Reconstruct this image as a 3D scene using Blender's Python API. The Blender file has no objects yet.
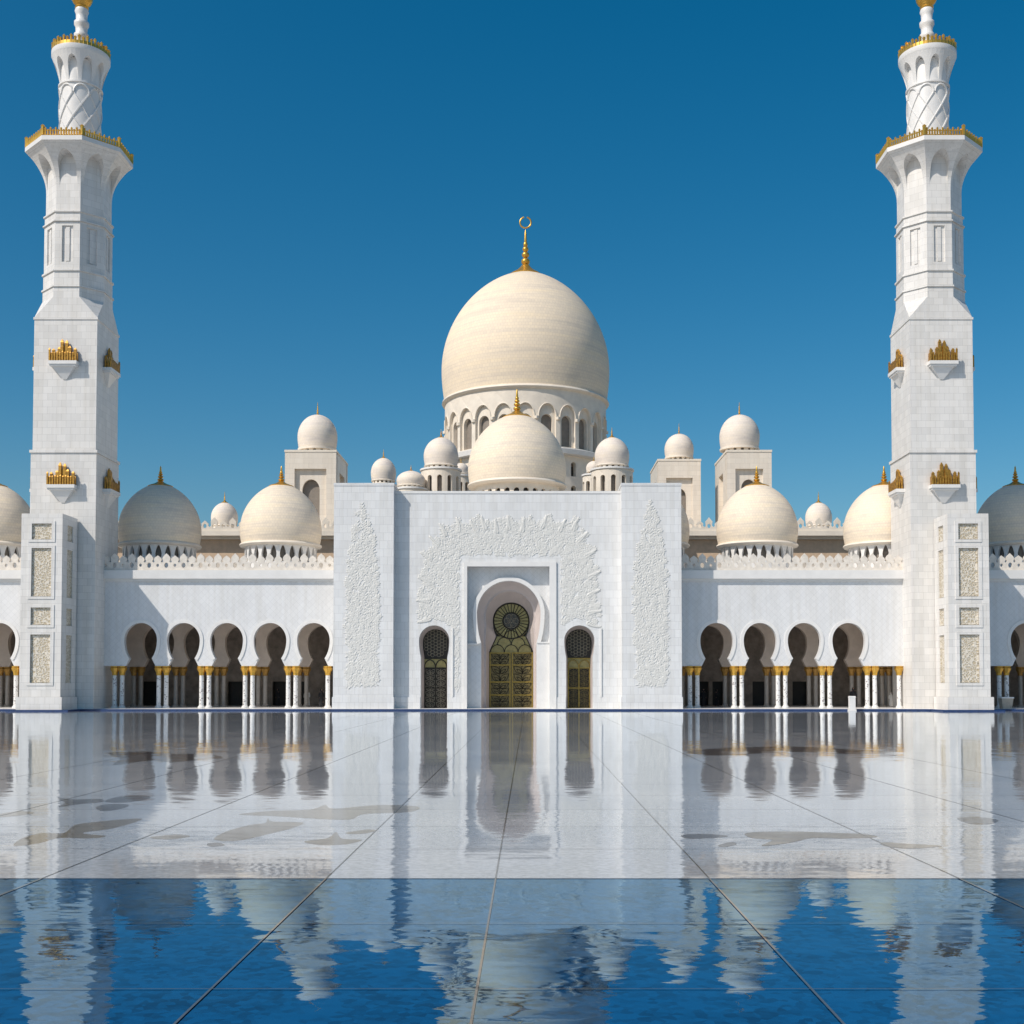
import bpy, bmesh, math, random
import numpy as np
from mathutils import Vector, Matrix
from mathutils.geometry import tessellate_polygon

random.seed(7)
rng = np.random.default_rng(11)
PI = math.pi
R = math.radians
scene = bpy.context.scene
COL = scene.collection

# ------------------------------------------------------------------ camera, sky, sun
F = 1210.0          # focal length in pixels of the 1024 px frame
VX, HY = 529.0, 683.5
EYE = 2.4
PITCH = R(2.0)
CY = HY - F * math.tan(PITCH)      # row of the optical axis
cam_d = bpy.data.cameras.new('camera')
cam = bpy.data.objects.new('camera', cam_d)
COL.objects.link(cam)
cam.location = (0, 0, EYE)
cam.rotation_euler = (PI / 2 + PITCH, 0, 0)
cam_d.sensor_width = 36
cam_d.lens = 36 * F / 1024
cam_d.shift_x = -(VX - 512) / 1024
cam_d.shift_y = (CY - 512) / 1024
cam_d.clip_start = 0.1
cam_d.clip_end = 6000
scene.camera = cam

SUN = Vector((-1.2, -1.0, 1.5)).normalized()       # towards the sun: left, behind the camera
elev = math.asin(SUN.z)
azim = math.atan2(SUN.x, SUN.y)
world = bpy.data.worlds.new("World")
scene.world = world
world.use_nodes = True
wn = world.node_tree
wn.nodes.clear()
w_out = wn.nodes.new('ShaderNodeOutputWorld')
w_bg = wn.nodes.new('ShaderNodeBackground')
w_sky = wn.nodes.new('ShaderNodeTexSky')
w_sky.sky_type = 'NISHITA'
w_sky.sun_disc = False
w_sky.sun_elevation = elev
w_sky.sun_rotation = azim % (2 * PI)
w_sky.altitude = 0
w_sky.air_density = 1.0
w_sky.dust_density = 1.3
w_sky.ozone_density = 3.0
w_bg.inputs['Strength'].default_value = 0.10
w_hs = wn.nodes.new('ShaderNodeHueSaturation')
w_hs.inputs['Hue'].default_value = 0.487
w_hs.inputs['Saturation'].default_value = 1.46
w_hs.inputs['Value'].default_value = 0.95
wn.links.new(w_sky.outputs[0], w_hs.inputs['Color'])
wn.links.new(w_hs.outputs[0], w_bg.inputs['Color'])
wn.links.new(w_bg.outputs[0], w_out.inputs['Surface'])

sun_d = bpy.data.lights.new('sun', 'SUN')
sun_d.energy = 3.9
sun_d.angle = R(0.5)
sun_d.color = (1.0, 0.925, 0.83)
sun = bpy.data.objects.new('sun', sun_d)
COL.objects.link(sun)
sun.rotation_euler = SUN.to_track_quat('Z', 'Y').to_euler()
sun.location = (-60, -40, 90)

scene.view_settings.view_transform = 'Standard'
scene.view_settings.look = 'None'
scene.view_settings.exposure = 0.0
scene.view_settings.gamma = 1.0
scene.view_settings.use_curve_mapping = False
scene.cycles.max_bounces = 10
scene.cycles.diffuse_bounces = 7

def Z(py, D):
    t = (CY - py) / F
    return EYE + D * (math.sin(PITCH) + t * math.cos(PITCH)) / (math.cos(PITCH) - t * math.sin(PITCH))
def X(px, D, py=HY):
    return (px - VX) * (D * math.cos(PITCH) + (Z(py, D) - EYE) * math.sin(PITCH)) / F
def ground_at(px, py):
    t = (CY - py) / F
    D = -EYE * (math.cos(PITCH) - t * math.sin(PITCH)) / (math.sin(PITCH) + t * math.cos(PITCH))
    return ((px - VX) * (D * math.cos(PITCH) - EYE * math.sin(PITCH)) / F, D)

# ------------------------------------------------------------------ materials
def new_mat(name):
    m = bpy.data.materials.new(name)
    m.use_nodes = True
    nt = m.node_tree
    b = nt.nodes['Principled BSDF']
    return m, nt, b

def N(nt, kind, **kw):
    n = nt.nodes.new(kind)
    for k, v in kw.items():
        if k.startswith('i_'):
            key = k[2:]
            key = int(key) if key.isdigit() else key
            n.inputs[key].default_value = v
        else:
            setattr(n, k, v)
    return n

def math_node(nt, op, a, b=None, c=None):
    n = nt.nodes.new('ShaderNodeMath')
    n.operation = op
    for i, s in enumerate((a, b, c)):
        if s is None: continue
        if isinstance(s, (int, float)): n.inputs[i].default_value = s
        else: nt.links.new(s, n.inputs[i])
    return n.outputs[0]

def mixcol(nt, fac, a, b, blend='MIX'):
    n = nt.nodes.new('ShaderNodeMix')
    n.data_type = 'RGBA'
    n.blend_type = blend
    for key, s in ((0, fac), (6, a), (7, b)):
        if isinstance(s, (int, float)): n.inputs[key].default_value = s
        elif isinstance(s, (tuple, list)): n.inputs[key].default_value = (*s, 1) if len(s) == 3 else s
        else: nt.links.new(s, n.inputs[key])
    return n.outputs[2]

def noise(nt, vec, scale, detail=4, rough=0.55, dims='3D'):
    n = nt.nodes.new('ShaderNodeTexNoise')
    n.noise_dimensions = dims
    n.inputs['Scale'].default_value = scale
    n.inputs['Detail'].default_value = detail
    n.inputs['Roughness'].default_value = rough
    if vec is not None: nt.links.new(vec, n.inputs['Vector'])
    return n

def ramp(nt, fac, stops):
    n = nt.nodes.new('ShaderNodeValToRGB')
    e = n.color_ramp.elements
    while len(e) < len(stops): e.new(0.5)
    for el, (p, c) in zip(e, stops):
        el.position = p
        el.color = (c, c, c, 1) if isinstance(c, (int, float)) else (*c, 1)
    nt.links.new(fac, n.inputs[0])
    return n.outputs[0]

def bump(nt, b, height, strength=0.3, dist=0.02):
    n = nt.nodes.new('ShaderNodeBump')
    n.inputs['Strength'].default_value = strength
    n.inputs['Distance'].default_value = dist
    nt.links.new(height, n.inputs['Height'])
    nt.links.new(n.outputs[0], b.inputs['Normal'])

def world_pos(nt):
    g = nt.nodes.new('ShaderNodeNewGeometry')
    return g.outputs['Position']

def cladding(name, c1, c2, joint, tile=(0.72, 0.72), lattice=False, rough=0.42, joint_w=0.012):
    """stone slabs with thin joints, tone varying from slab to slab, faint weathering"""
    m, nt, b = new_mat(name)
    pos = world_pos(nt)
    sep = N(nt, 'ShaderNodeSeparateXYZ'); nt.links.new(pos, sep.inputs[0])
    gn = nt.nodes.new('ShaderNodeNewGeometry')
    sn = N(nt, 'ShaderNodeSeparateXYZ'); nt.links.new(gn.outputs['True Normal'], sn.inputs[0])
    u = math_node(nt, 'SUBTRACT', math_node(nt, 'MULTIPLY', sep.outputs[1], sn.outputs[0]), math_node(nt, 'MULTIPLY', sep.outputs[0], sn.outputs[1]))
    if lattice:
        a = math_node(nt, 'ADD', u, sep.outputs[2])
        c = math_node(nt, 'SUBTRACT', u, sep.outputs[2])
    else:
        a, c = u, sep.outputs[2]
    comb = N(nt, 'ShaderNodeCombineXYZ')
    nt.links.new(a, comb.inputs[0]); nt.links.new(c, comb.inputs[1])
    br = N(nt, 'ShaderNodeTexBrick')
    br.offset = 0.0 if lattice else 0.5
    br.inputs['Scale'].default_value = 1
    br.inputs['Mortar Size'].default_value = joint_w
    br.inputs['Mortar Smooth'].default_value = 0.3
    br.inputs['Bias'].default_value = 0.0
    br.inputs['Brick Width'].default_value = tile[0]
    br.inputs['Row Height'].default_value = tile[1]
    br.inputs['Color1'].default_value = (*c1, 1)
    br.inputs['Color2'].default_value = (*c2, 1)
    br.inputs['Mortar'].default_value = (*joint, 1)
    nt.links.new(comb.outputs[0], br.inputs['Vector'])
    n1 = noise(nt, pos, 0.35, 6, 0.6)
    t = ramp(nt, n1.outputs[0], [(0.3, 0.94), (0.62, 1.0)])
    col = mixcol(nt, 1.0, br.outputs['Color'], t, 'MULTIPLY')
    # faint rain streaks running down
    mp = N(nt, 'ShaderNodeMapping'); mp.inputs['Scale'].default_value = (2.2, 2.2, 0.12)
    nt.links.new(pos, mp.inputs[0])
    n2 = noise(nt, mp.outputs[0], 1.0, 5, 0.6)
    t2 = ramp(nt, n2.outputs[0], [(0.35, (0.93, 0.92, 0.90)), (0.58, (1, 1, 1))])
    col = mixcol(nt, 1.0, col, t2, 'MULTIPLY')
    nt.links.new(col, b.inputs['Base Color'])
    b.inputs['Roughness'].default_value = rough
    n3 = noise(nt, pos, 6, 4)
    h = math_node(nt, 'ADD', math_node(nt, 'MULTIPLY', br.outputs['Fac'], -1.0), math_node(nt, 'MULTIPLY', n3.outputs[0], 0.25))
    bump(nt, b, h, 0.25, 0.015)
    return m

def dome_stone(name, c1, c2, joint, row, bricks):
    """courses of stone round a dome: brick pattern in (angle, height)"""
    m, nt, b = new_mat(name)
    tc = N(nt, 'ShaderNodeTexCoord')
    sep = N(nt, 'ShaderNodeSeparateXYZ'); nt.links.new(tc.outputs['Object'], sep.inputs[0])
    ang = math_node(nt, 'ARCTAN2', sep.outputs[1], sep.outputs[0])
    u = math_node(nt, 'MULTIPLY', ang, bricks / (2 * PI))
    comb = N(nt, 'ShaderNodeCombineXYZ')
    nt.links.new(u, comb.inputs[0])
    nt.links.new(math_node(nt, 'DIVIDE', sep.outputs[2], row), comb.inputs[1])
    br = N(nt, 'ShaderNodeTexBrick')
    br.inputs['Scale'].default_value = 1
    br.inputs['Brick Width'].default_value = 1
    br.inputs['Row Height'].default_value = 1
    br.inputs['Mortar Size'].default_value = 0.035
    br.inputs['Mortar Smooth'].default_value = 0.4
    br.inputs['Color1'].default_value = (*c1, 1)
    br.inputs['Color2'].default_value = (*c2, 1)
    br.inputs['Mortar'].default_value = (*joint, 1)
    nt.links.new(comb.outputs[0], br.inputs['Vector'])
    # bands of courses with slightly different stone
    cb = N(nt, 'ShaderNodeCombineXYZ')
    nt.links.new(math_node(nt, 'MULTIPLY', ang, 0.8), cb.inputs[0])
    nt.links.new(math_node(nt, 'DIVIDE', sep.outputs[2], row * 2.2), cb.inputs[1])
    n1 = noise(nt, cb.outputs[0], 1.0, 4, 0.6)
    t = ramp(nt, n1.outputs[0], [(0.32, (0.84, 0.84, 0.86)), (0.5, (0.96, 0.955, 0.95)), (0.68, (1.0, 0.98, 0.92))])
    col = mixcol(nt, 1.0, br.outputs['Color'], t, 'MULTIPLY')
    nt.links.new(col, b.inputs['Base Color'])
    b.inputs['Roughness'].default_value = 0.68
    b.inputs['Specular IOR Level'].default_value = 0.3
    h = math_node(nt, 'MULTIPLY', br.outputs['Fac'], -1.0)
    bump(nt, b, h, 0.3, 0.02)
    return m

def plain(name, col, rough=0.5, metallic=0.0, var=0.12, scale=3.0, bmp=0.0):
    m, nt, b = new_mat(name)
    n1 = noise(nt, world_pos(nt), scale, 5, 0.6)
    t = ramp(nt, n1.outputs[0], [(0.3, 1 - var), (0.65, 1.0)])
    nt.links.new(mixcol(nt, 1.0, (*col, 1), t, 'MULTIPLY'), b.inputs['Base Color'])
    b.inputs['Roughness'].default_value = rough
    b.inputs['Metallic'].default_value = metallic
    if bmp: bump(nt, b, n1.outputs[0], bmp, 0.03)
    return m

def carved(name, ground_c, raised_c, scale):
    """dense arabesque fretwork: raised pale scrolls over a golden ground"""
    m, nt, b = new_mat(name)
    pos = world_pos(nt)
    sep = N(nt, 'ShaderNodeSeparateXYZ'); nt.links.new(pos, sep.inputs[0])
    comb = N(nt, 'ShaderNodeCombineXYZ')
    nt.links.new(math_node(nt, 'ADD', sep.outputs[0], sep.outputs[1]), comb.inputs[0])
    nt.links.new(sep.outputs[2], comb.inputs[1])
    nz = noise(nt, comb.outputs[0], scale * 0.7, 2)
    warp = N(nt, 'ShaderNodeVectorMath', operation='MULTIPLY_ADD')
    nt.links.new(nz.outputs['Color'], warp.inputs[0])
    warp.inputs[1].default_value = (0.25, 0.25, 0)
    nt.links.new(comb.outputs[0], warp.inputs[2])
    v = N(nt, 'ShaderNodeTexVoronoi', feature='DISTANCE_TO_EDGE')
    v.inputs['Scale'].default_value = scale
    nt.links.new(warp.outputs[0], v.inputs['Vector'])
    t = ramp(nt, v.outputs['Distance'], [(0.08, 1.0), (0.18, 0.0)])
    nt.links.new(mixcol(nt, t, ground_c, raised_c), b.inputs['Base Color'])
    b.inputs['Roughness'].default_value = 0.5
    bump(nt, b, t, 0.8, 0.06)
    return m

def inlaid_marble(name):
    """white column shaft with a fine dark vine inlay"""
    m, nt, b = new_mat(name)
    pos = world_pos(nt)
    nz = noise(nt, pos, 3.4, 3, 0.6)
    t = ramp(nt, nz.outputs[0], [(0.50, 0.0), (0.57, 1.0)])
    v = N(nt, 'ShaderNodeTexVoronoi', feature='F1'); v.inputs['Scale'].default_value = 7
    nt.links.new(pos, v.inputs['Vector'])
    t2 = ramp(nt, v.outputs['Distance'], [(0.35, 1.0), (0.5, 0.0)])
    fac = math_node(nt, 'MULTIPLY', t, t2)
    nt.links.new(mixcol(nt, fac, (0.76, 0.75, 0.73), (0.24, 0.21, 0.21)), b.inputs['Base Color'])
    b.inputs['Roughness'].default_value = 0.25
    return m

def wet_floor(name, kind):
    """polished wet stone: diffuse stone under a rippled mirror film (Fresnel)"""
    m, nt, b = new_mat(name)
    nt.nodes.remove(b)
    out = nt.nodes['Material Output']
    pos = world_pos(nt)
    if kind == 'marble':
        n1 = noise(nt, pos, 0.22, 7, 0.62)
        base = mixcol(nt, ramp(nt, n1.outputs[0], [(0.35, 0.0), (0.65, 1.0)]), (0.36, 0.385, 0.42), (0.53, 0.54, 0.55))
        n2 = noise(nt, pos, 9.0, 6, 0.7)
        base = mixcol(nt, 1.0, base, ramp(nt, n2.outputs[0], [(0.36, 0.66), (0.62, 1.0)]), 'MULTIPLY')
        ior, rough = 2.15, 0.04
    elif kind == 'pool':
        v = N(nt, 'ShaderNodeTexVoronoi', feature='F1'); v.inputs['Scale'].default_value = 13
        nt.links.new(pos, v.inputs['Vector'])
        cell = N(nt, 'ShaderNodeSeparateColor'); nt.links.new(v.outputs['Color'], cell.inputs[0])
        n1 = noise(nt, pos, 0.9, 6, 0.65)
        f = math_node(nt, 'ADD', math_node(nt, 'MULTIPLY', cell.outputs[0], 0.34), math_node(nt, 'MULTIPLY', n1.outputs[0], 0.8))
        base = mixcol(nt, ramp(nt, f, [(0.34, 0.0), (0.66, 1.0)]), (0.0003, 0.008, 0.028), (0.001, 0.06, 0.16))
        ior, rough = 2.5, 0.02
    else:
        n1 = noise(nt, pos, 1.6, 6, 0.65)
        c = {'tan': ((0.11, 0.08, 0.05), (0.19, 0.15, 0.10)), 'dark': ((0.07, 0.06, 0.06), (0.12, 0.11, 0.11)), 'joint': ((0.07, 0.066, 0.062), (0.13, 0.125, 0.12))}[kind]
        base = mixcol(nt, n1.outputs[0], *c)
        ior, rough = 1.38, 0.05
    # ripples: small random slopes, long across the view
    mp = N(nt, 'ShaderNodeMapping'); mp.inputs['Scale'].default_value = (0.9, 3.0, 1)
    nt.links.new(pos, mp.inputs[0])
    r1 = noise(nt, mp.outputs[0], 1.6, 5, 0.62)
    mp2 = N(nt, 'ShaderNodeMapping'); mp2.inputs['Scale'].default_value = (0.12, 0.45, 1)
    nt.links.new(pos, mp2.inputs[0])
    r2 = noise(nt, mp2.outputs[0], 1.0, 3, 0.6)
    cen = N(nt, 'ShaderNodeVectorMath', operation='ADD')
    nt.links.new(r1.outputs['Color'], cen.inputs[0]); cen.inputs[1].default_value = (-0.5, -0.5, 0)
    cen2 = N(nt, 'ShaderNodeVectorMath', operation='ADD')
    nt.links.new(r2.outputs['Color'], cen2.inputs[0]); cen2.inputs[1].default_value = (-0.5, -0.5, 0)
    k = 1.0 if kind in ('pool',) else 0.7
    s1 = N(nt, 'ShaderNodeVectorMath', operation='MULTIPLY'); nt.links.new(cen.outputs[0], s1.inputs[0]); s1.inputs[1].default_value = (0.10 * k, 0.030 * k, 0)
    s2 = N(nt, 'ShaderNodeVectorMath', operation='MULTIPLY'); nt.links.new(cen2.outputs[0], s2.inputs[0]); s2.inputs[1].default_value = (0.022, 0.011, 0)
    add = N(nt, 'ShaderNodeVectorMath', operation='ADD'); nt.links.new(s1.outputs[0], add.inputs[0]); nt.links.new(s2.outputs[0], add.inputs[1])
    add2 = N(nt, 'ShaderNodeVectorMath', operation='ADD'); nt.links.new(add.outputs[0], add2.inputs[0]); add2.inputs[1].default_value = (0, 0, 1)
    nrm = N(nt, 'ShaderNodeVectorMath', operation='NORMALIZE'); nt.links.new(add2.outputs[0], nrm.inputs[0])
    fr = N(nt, 'ShaderNodeFresnel'); fr.inputs['IOR'].default_value = ior
    nt.links.new(nrm.outputs[0], fr.inputs['Normal'])
    dif = N(nt, 'ShaderNodeBsdfDiffuse'); nt.links.new(base, dif.inputs['Color'])
    gl = N(nt, 'ShaderNodeBsdfGlossy'); gl.inputs['Roughness'].default_value = rough
    gl.inputs['Color'].default_value = (0.53, 0.77, 0.94, 1) if kind == 'pool' else (0.93, 0.97, 1.0, 1)
    nt.links.new(nrm.outputs[0], gl.inputs['Normal'])
    mx = N(nt, 'ShaderNodeMixShader')
    nt.links.new(fr.outputs[0], mx.inputs[0]); nt.links.new(dif.outputs[0], mx.inputs[1]); nt.links.new(gl.outputs[0], mx.inputs[2])
    nt.links.new(mx.outputs[0], out.inputs['Surface'])
    return m

M = {}
M['portal'] = cladding('white_marble_slabs', (0.765, 0.765, 0.76), (0.70, 0.70, 0.695), (0.55, 0.55, 0.55), (0.72, 0.72))
M['minaret'] = cladding('minaret_marble_slabs', (0.785, 0.76, 0.725), (0.70, 0.68, 0.65), (0.54, 0.525, 0.50), (0.85, 0.62))
M['arcade'] = cladding('arcade_marble_lattice', (0.75, 0.75, 0.75), (0.715, 0.715, 0.715), (0.58, 0.585, 0.59), (0.6, 0.6), lattice=True)
M['trim'] = plain('smooth_white_marble', (0.765, 0.75, 0.725), 0.4, 0, 0.08, 1.2)
M['cream'] = plain('cream_limestone', (0.80, 0.72, 0.61), 0.55, 0, 0.14, 0.9, 0.1)
M['creamwall'] = cladding('cream_limestone_slabs', (0.80, 0.725, 0.625), (0.745, 0.67, 0.575), (0.60, 0.54, 0.46), (1.1, 0.6))
M['bigdome'] = dome_stone('main_dome_stone', (0.86, 0.735, 0.565), (0.80, 0.685, 0.54), (0.66, 0.55, 0.43), 0.42, 150)
M['dome'] = dome_stone('arcade_dome_stone', (0.86, 0.745, 0.59), (0.795, 0.69, 0.555), (0.64, 0.55, 0.44), 0.26, 84)
M['smalldome'] = dome_stone('small_dome_stone', (0.82, 0.735, 0.65), (0.78, 0.70, 0.61), (0.70, 0.62, 0.53), 0.3, 40)
M['relief'] = plain('carved_white_marble', (0.68, 0.67, 0.635), 0.55, 0, 0.1, 4)
M['gold'] = plain('gold_leaf', (0.80, 0.47, 0.09), 0.36, 0.75, 0.3, 5, 0.2)
M['oldgold'] = plain('gilded_metal', (0.62, 0.33, 0.06), 0.42, 0.6, 0.6, 5, 0.3)
M['inlay'] = inlaid_marble('inlaid_marble')
M['carved'] = carved('carved_arabesque', (0.50, 0.42, 0.29), (0.72, 0.66, 0.56), 4.6)
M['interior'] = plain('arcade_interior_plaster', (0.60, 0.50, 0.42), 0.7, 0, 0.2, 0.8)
M['innercol'] = plain('shaded_column_stone', (0.40, 0.36, 0.32), 0.4, 0, 0.2, 3)  # column marble darkened in colour to stand for shade on the inner row
M['innergold'] = plain('shaded_gold', (0.45, 0.25, 0.06), 0.5, 0.5, 0.3, 4)  # capital gold darkened likewise, shade put into the colour
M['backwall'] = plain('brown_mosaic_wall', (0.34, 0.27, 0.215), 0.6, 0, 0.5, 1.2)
M['lace'] = plain('pierced_marble', (0.79, 0.725, 0.64), 0.5, 0, 0.22, 2.5)
M['tan'] = plain('tan_eave_shade', (0.66, 0.49, 0.34), 0.7, 0, 0.2, 1.5)  # tan that stands in for the warm shade under the rear cornice
M['dark'] = plain('dark_interior', (0.03, 0.025, 0.02), 0.6, 0, 0.3, 2)  # near-black fill standing in for unlit space behind openings
M['glass'] = plain('dark_window_glass', (0.05, 0.05, 0.05), 0.15, 0, 0.3, 2)
M['windowshade'] = plain('window_and_inner_shade', (0.26, 0.225, 0.19), 0.6, 0, 0.25, 2)  # window panes, and cores coloured dark to stand for interior shade
M['doorpanel'] = plain('olive_door_glass', (0.20, 0.155, 0.05), 0.45, 0, 0.45, 3.5)
M['doorpale'] = plain('pale_olive_glass', (0.36, 0.31, 0.12), 0.25, 0, 0.35, 2.5)
M['doordark'] = plain('smoky_door_glass', (0.028, 0.024, 0.018), 0.6, 0, 0.6, 4)
M['doormetal'] = plain('bronze_tracery', (0.42, 0.29, 0.07), 0.4, 0.6, 0.4, 6)
M['doorblack'] = plain('blackened_bronze', (0.035, 0.03, 0.02), 0.45, 0.4, 0.3, 6)
M['doorsilver'] = plain('pale_tracery', (0.30, 0.275, 0.21), 0.45, 0.1, 0.4, 5)
M['dooroldgold'] = plain('dull_gold_tracery', (0.21, 0.175, 0.085), 0.45, 0.1, 0.4, 5)
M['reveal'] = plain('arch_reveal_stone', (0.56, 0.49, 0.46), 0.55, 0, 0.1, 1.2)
M['bluetile'] = plain('cobalt_mosaic', (0.009, 0.042, 0.15), 0.4, 0, 0.4, 7)
M['sand'] = plain('desert_sand', (0.42, 0.35, 0.26), 0.9, 0, 0.25, 0.05)
M['marblefloor'] = wet_floor('wet_marble_floor', 'marble')
M['pool'] = wet_floor('blue_pool_water', 'pool')
M['inlaytan'] = wet_floor('tan_stone_inlay', 'tan')
M['inlaydark'] = wet_floor('dark_stone_inlay', 'dark')
M['joint'] = wet_floor('floor_joint', 'joint')
M['robe_white'] = plain('white_cotton', (0.75, 0.74, 0.72), 0.8, 0, 0.1, 5)
M['robe_black'] = plain('black_cotton', (0.015, 0.015, 0.018), 0.8, 0, 0.2, 5)
M['skin'] = plain('skin', (0.36, 0.20, 0.13), 0.55, 0, 0.1, 8)
M['terracotta'] = plain('pale_planter_stone', (0.52, 0.45, 0.36), 0.6, 0, 0.2, 4)
M['leaf'] = plain('planter_leaves', (0.06, 0.09, 0.03), 0.6, 0, 0.5, 14)

# ------------------------------------------------------------------ mesh builder
class MB:
    def __init__(self):
        self.v, self.f = [], []
    def add(self, verts, faces):
        o = len(self.v)
        self.v += [tuple(p) for p in verts]
        self.f += [tuple(i + o for i in f) for f in faces]
    def box(self, x0, x1, y0, y1, z0, z1):
        self.add([(x0, y0, z0), (x1, y0, z0), (x1, y1, z0), (x0, y1, z0), (x0, y0, z1), (x1, y0, z1), (x1, y1, z1), (x0, y1, z1)],
                 [(0, 3, 2, 1), (4, 5, 6, 7), (0, 1, 5, 4), (1, 2, 6, 5), (2, 3, 7, 6), (3, 0, 4, 7)])
    def frustum(self, a, z0, b, z1):
        """a, b = (x0,x1,y0,y1) rectangles at heights z0, z1"""
        self.add([(a[0], a[2], z0), (a[1], a[2], z0), (a[1], a[3], z0), (a[0], a[3], z0), (b[0], b[2], z1), (b[1], b[2], z1), (b[1], b[3], z1), (b[0], b[3], z1)],
                 [(0, 3, 2, 1), (4, 5, 6, 7), (0, 1, 5, 4), (1, 2, 6, 5), (2, 3, 7, 6), (3, 0, 4, 7)])
    def lathe(self, prof, n=48, c=(0, 0), a0=0.0, caps=True, ribs=0, rib_d=0.0):
        vs, fs = [], []
        for (r, z) in prof:
            for k in range(n):
                a = a0 + 2 * PI * k / n
                rr = r * (1 + rib_d * math.cos(ribs * a)) if ribs else r
                vs.append((c[0] + rr * math.cos(a), c[1] + rr * math.sin(a), z))
        for i in range(len(prof) - 1):
            for k in range(n):
                j = (k + 1) % n
                fs.append((i * n + k, i * n + j, (i + 1) * n + j, (i + 1) * n + k))
        if caps:
            fs.append(tuple(reversed(range(n))))
            fs.append(tuple((len(prof) - 1) * n + k for k in range(n)))
        self.add(vs, fs)
    def slab(self, outline, holes, y0, y1):
        """polygon in (x, z) with holes, thickened from y0 (front) to y1"""
        loops = [outline] + list(holes)
        flat = [p for l in loops for p in l]
        tris = tessellate_polygon([[Vector((p[0], p[1], 0)) for p in l] for l in loops])
        n = len(flat)
        vs = [(p[0], y0, p[1]) for p in flat] + [(p[0], y1, p[1]) for p in flat]
        fs = [tuple(t) for t in tris] + [tuple(i + n for i in reversed(t)) for t in tris]
        o = 0
        for l in loops:
            k = len(l)
            for i in range(k):
                j = (i + 1) % k
                fs.append((o + i, o + j, o + j + n, o + i + n))
            o += k
        self.add(vs, fs)
    def strip(self, a, b, y0, y1, closed=False):
        """band between two polylines a (inner) and b (outer) in (x,z), thickened"""
        n = len(a)
        vs = [(p[0], y0, p[1]) for p in a] + [(p[0], y0, p[1]) for p in b] + [(p[0], y1, p[1]) for p in a] + [(p[0], y1, p[1]) for p in b]
        fs = []
        rngk = range(n) if closed else range(n - 1)
        for i in rngk:
            j = (i + 1) % n
            fs += [(i, j, n + j, n + i), (i, 2 * n + i, 2 * n + j, j), (n + i, n + j, 3 * n + j, 3 * n + i)]
        if not closed:
            fs += [(0, n, 3 * n, 2 * n), (n - 1, 3 * n - 1, 4 * n - 1, 2 * n - 1)]
        self.add(vs, fs)
    def tube(self, pts, r, n=6, closed=False):
        pts = [Vector(p) for p in pts]
        k = len(pts)
        vs, fs = [], []
        for i, p in enumerate(pts):
            if closed: d = pts[(i + 1) % k] - pts[i - 1]
            else: d = pts[min(i + 1, k - 1)] - pts[max(i - 1, 0)]
            if d.length < 1e-9: d = Vector((0, 0, 1))
            d.normalize()
            up = Vector((0, 1, 0)) if abs(d.y) < 0.9 else Vector((1, 0, 0))
            s = d.cross(up).normalized(); t = s.cross(d)
            for q in range(n):
                a = 2 * PI * q / n
                vs.append(p + s * (r * math.cos(a)) + t * (r * math.sin(a)))
        for i in range(k if closed else k - 1):
            for q in range(n):
                j, q2 = (i + 1) % k, (q + 1) % n
                fs.append((i * n + q, i * n + q2, j * n + q2, j * n + q))
        if not closed:
            fs.append(tuple(reversed(range(n)))); fs.append(tuple((k - 1) * n + q for q in range(n)))
        self.add(vs, fs)
    def ring(self, cx, y, cz, rad, r, seg=16, n=5):
        self.tube([(cx + rad * math.cos(2 * PI * i / seg), y, cz + rad * math.sin(2 * PI * i / seg)) for i in range(seg)], r, n, True)
    def ring_slab(self, n, Rr, t, z0, z1, holes, poly=False, a0=-PI / 2, sub=4):
        """n equal bays round a ring; each bay a panel (angle, height) with holes cut in it"""
        half = Rr * math.tan(PI / n) if poly else Rr * PI / n
        out = []
        for i in range(sub): out.append((-half + 2 * half * i / sub, z0))
        for i in range(sub): out.append((half - 2 * half * i / sub, z1))
        out = [(x, z0) for x in np.linspace(-half, half, sub + 1)] + [(x, z1) for x in np.linspace(half, -half, sub + 1)]
        loops = [out] + list(holes)
        flat = [p for l in loops for p in l]
        tris = tessellate_polygon([[Vector((p[0], p[1], 0)) for p in l] for l in loops])
        m = len(flat)
        for k in range(n):
            ac = a0 + 2 * PI * k / n
            vs = []
            for d in (0, t):
                for (x, z) in flat:
                    if poly:
                        q = (Rr - d)
                        xx = x * q / Rr
                        vs.append((q * math.cos(ac) - xx * math.sin(ac), q * math.sin(ac) + xx * math.cos(ac), z))
                    else:
                        a = ac + x / Rr
                        vs.append(((Rr - d) * math.cos(a), (Rr - d) * math.sin(a), z))
            fs = [tuple(tr) for tr in tris] + [tuple(i + m for i in reversed(tr)) for tr in tris]
            o = 0
            for li, l in enumerate(loops):
                c = len(l)
                for i in range(c):
                    j = (i + 1) % c
                    if li == 0 and abs(l[i][0] - l[j][0]) < 1e-9: continue
                    fs.append((o + i, o + j, o + j + m, o + i + m))
                o += c
            self.add(vs, fs)
    def build(self, name, mat, parent=None, smooth=None, loc=None, rotz=0.0, flat=False):
        me = bpy.data.meshes.new(name)
        me.from_pydata(self.v, [], self.f)
        bm = bmesh.new(); bm.from_mesh(me)
        bmesh.ops.remove_doubles(bm, verts=bm.verts, dist=1e-5)
        if flat:
            bm.normal_update()
            for f in bm.faces:
                if f.normal.z < 0: f.normal_flip()
        else: bmesh.ops.recalc_face_normals(bm, faces=bm.faces)
        bm.to_mesh(me); bm.free()
        me.materials.append(M[mat] if isinstance(mat, str) else mat)
        if smooth is not None:
            me.polygons.foreach_set('use_smooth', [True] * len(me.polygons))
            me.set_sharp_from_angle(angle=R(smooth))
        o = bpy.data.objects.new(name, me)
        COL.objects.link(o)
        if parent: o.parent = parent
        if loc: o.location = loc
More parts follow.
